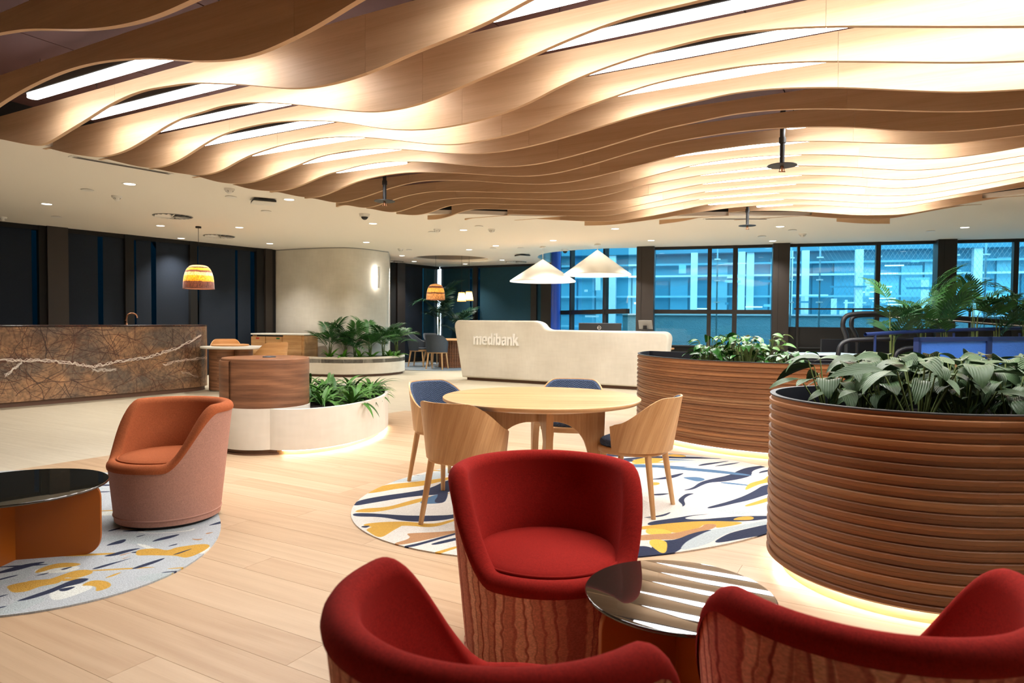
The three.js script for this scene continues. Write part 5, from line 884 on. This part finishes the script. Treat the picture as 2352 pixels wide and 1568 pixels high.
// a palm frond: curved rib with two rows of leaflets
function frond(L, droop, n, ll, seed) {
  const r = rng(seed), gs = [], at = (t) => { const a = droop * t; return [0, -(L * (1 - Math.cos(a))) / droop, (L * Math.sin(a)) / droop]; }; const pts = Array.from({ length: 9 }, (_, i) => at(i / 8)); gs.push(tubePath(pts, L * 0.006, 20, 5));
  for (let k = 0; k < n; k++) for (const s of [-1, 1]) { const t = 0.22 + 0.78 * (k + 0.5) / n, p = at(t), len = ll * (0.55 + 0.6 * Math.sin(Math.PI * (0.15 + 0.75 * t))), g = leaf(len, len * 0.075 + 0.006, 0.7 + r() * 0.4, 0.3, 0, 0.8, 5, 2); g.rotateX(-0.25 - 0.1 * r()).rotateY(s * (1.15 - 0.65 * t)).rotateX(droop * t * 0.8).translate(...p); gs.push(g); }
  return merge(gs);
}
const FRONDS = [frond(0.55, 1.0, 13, 0.24, 1), frond(0.48, 1.35, 12, 0.22, 2), frond(0.6, 0.75, 14, 0.26, 3)];
function palm(name, label, pos, seed, group, { n = 8, scale = 1, mats = M.leafPalm, rise = 0.25, up: lift = 0 } = {}) {
  const o = tagPlant(name, label, pos, 0, group), r = rng(seed), stems = [];
  for (let k = 0; k < n; k++) { const yaw = k * 2.4 + r(), up = 0.75 + lift + 0.65 * r(), h = rise * (0.5 + r()) * scale, b = [Math.sin(yaw) * 0.04 * scale, h, Math.cos(yaw) * 0.04 * scale]; stems.push(tubeBetween([Math.sin(yaw) * 0.015, 0, Math.cos(yaw) * 0.015], b, 0.009, 0.006, 6)); const f = part('frond', FRONDS[Math.floor(r() * 3)], mats[Math.floor(r() * mats.length)], o); f.position.set(...b); f.rotation.order = 'YXZ'; f.rotation.set(-up, yaw, (r() - 0.5) * 0.4); f.scale.setScalar(scale * (0.75 + 0.4 * r())); }
  part('stems', stems, M.stem, o); return o;
}
// broad-leaved plants in the big slatted planter, with stakes and string
{
  const r = rng(61); let k = 0; const cols = 11;
  for (let i = 0; i < cols; i++) for (let j = 0; j < 4; j++) { const x = 1.58 + i * 0.19 + (r() - 0.5) * 0.1, z = PB.z - 0.42 + j * 0.255 + (r() - 0.5) * 0.1; if (x < PB.x && Math.hypot(x - PB.x, z - PB.z) > PB.r - 0.22) continue; const col = ['end', 'second', 'third', 'fourth', 'fifth', 'sixth', 'seventh', 'eighth', 'ninth', 'tenth', 'eleventh'][i], row = ['rear', 'inner rear', 'inner front', 'front'][j]; broadPlant('broadleaf_plant', 'broad grey-green leafy plant, ' + col + ' from the rounded planter end in the ' + row + ' row', [x, 0.76, z], 100 + k++, 'broadleaf plants in the big slatted planter', { n: 17, h: 0.3, spread: 0.14, scale: 0.74 }); }
  for (const [x, z, t, w] of [[1.98, -3.2, 0.1, 'nearest the rounded planter end'], [2.18, -3.32, -0.05, 'second from the rounded planter end'], [2.6, -3.25, 0.04, 'in the middle of the leaves'], [2.82, -3.4, 0.05, 'right of the middle of the leaves'], [3.05, -3.35, -0.08, 'with the string tied to it'], [3.15, -3.2, -0.1, 'at the far right of the leaves']]) { const s = thing('plant_stake', 'thin timber plant stake ' + w, 'stake', [x, 0.76, z], 0, 'plant stakes in the slatted planter'); part('stick', tubeBetween([0, -0.02, 0], [t * 0.3, 0.3, 0], 0.006, 0.0055, 8), std({ color: 0xb07a4c }), s); part('tip', tubeBetween([t * 0.3, 0.3, 0], [t * 0.3, 0.304, 0], 0.0055, 0.003, 8), std({ color: 0x9a6840 }), s); }
}
// glossy shrubs in the curved slatted planter
for (let k = 0; k < 9; k++) { const a = 1.88 + k * 0.1, q = (k % 3) * 0.14, rr = 1.32 - q; broadPlant('glossy_shrub', 'glossy green shrub, ' + ORD[k] + ' along the curved slatted planter', [PA.x + rr * Math.cos(a), 0.76, PA.z + rr * Math.sin(a)], 300 + k, 'glossy shrubs in the curved planter', { n: 26, h: k > 1 && k < 7 ? 0.34 : 0.2, spread: 0.14, set: LEAVES.small, mats: k % 3 === 2 ? M.leafBright : M.leafGlossy, scale: 1.05 }); }
// ferns in the planter bench
{
  const r = rng(71); let k = 0; for (let i = 0; i < 4; i++) for (let j = 0; j < 6; j++) { const x = -2.46 + i * 0.28 + (r() - 0.5) * 0.1, z = -6.62 - j * 0.3 + (r() - 0.5) * 0.1; if (Math.hypot((x + 2.06) / 0.58, (z + 7.42) / 1.15) > 1 || Math.hypot(x + 2.37, z + 6.57) < 0.48) continue; rosette('fern', 'arching green fern, ' + ['window-side', 'inner', 'outer', 'table-side'][i] + ' row, ' + ORD[j] + ' behind the walnut drum', [x, 0.38, z], 400 + k++, 'ferns in the planter bench', { n: 26, scale: 1.15, low: 0.45, high: 1.45 }); }
}
// palms and nest ferns in the low planter by the core
[[-4.05, -15.2], [-3.75, -15.35], [-3.5, -15.2], [-3.2, -15.4], [-2.95, -15.65], [-2.72, -16.05]].forEach(([x, z], k) => palm('small_palm', 'bushy small palm, ' + ORD[k] + ' from the recycling cabinet in the low planter', [x, 0.385, z], 500 + k, 'small palms in the low planter', { n: 9, scale: 0.95, rise: 0.3 }));
[[-4.0, -14.98], [-3.7, -14.92], [-3.35, -15.0], [-3.1, -15.12], [-2.78, -15.45], [-2.66, -15.75]].forEach(([x, z], k) => rosette('nest_fern', 'bright green nest fern, ' + ORD[k] + ' from the recycling cabinet along the planter rim', [x, 0.385, z], 540 + k, 'nest ferns along the low planter', { n: 13, set: LEAVES.nest, mats: M.leafBright, low: 0.5, high: 1.3, scale: 0.85 }));
// palms in a black trough by the escalator
{
  const o = thing('palm_trough', 'long black planter trough of palms by the escalator', 'planter', [6.1, 0, -9.25], 0.25); part('trough', [box(2.9, 0.7, 0.03, 0, 0.35, 0.2), box(2.9, 0.7, 0.03, 0, 0.35, -0.2), box(0.03, 0.7, 0.4, -1.44, 0.35, 0), box(0.03, 0.7, 0.4, 1.44, 0.35, 0)], M.black, o); part('soil', box(2.84, 0.04, 0.38, 0, 0.63, 0), M.soil, o);
  [-1.15, -0.65, -0.3, 0.2, 0.6, 1.1].forEach((q, k) => palm('kentia_palm', 'feathery kentia palm, ' + ORD[k] + ' from the handrail end of the black trough', [6.1 + q * 0.97, 0.65, -9.25 - q * 0.25], 600 + k, 'kentia palms in the black trough', { n: 6, scale: 1.05, rise: 0.55, up: 0.25 }));
}
// potted palms in the far window corner
[[-2.05, -19.0], [-1.45, -18.9]].forEach(([x, z], k) => { const p = c2(x, z), o = thing('plant_pot', 'dark cylindrical plant pot ' + ['in the window corner', 'behind the grey meeting chairs'][k], 'pot', [p[0], 0, p[1]], 0, 'dark plant pots'); part('pot', new THREE.LatheGeometry([[0, 0.01], [0.2, 0], [0.24, 0.5], [0.22, 0.5], [0.2, 0.44]].map((q) => new THREE.Vector2(...q)), 32), M.black, o); part('soil', cyl(0.2, 0.2, 0.02, 0, 0.43, 0, 24), M.soil, o); palm('corner_palm', ['tall dark palm in the window corner', 'dark palm behind the meeting chairs'][k], [p[0], 0.44, p[1]], 700 + k, 'dark corner palms', { n: 11, scale: 1.5, rise: k ? 0.35 : 0.6, mats: M.leafDark }); });

renderer.render(scene, camera);
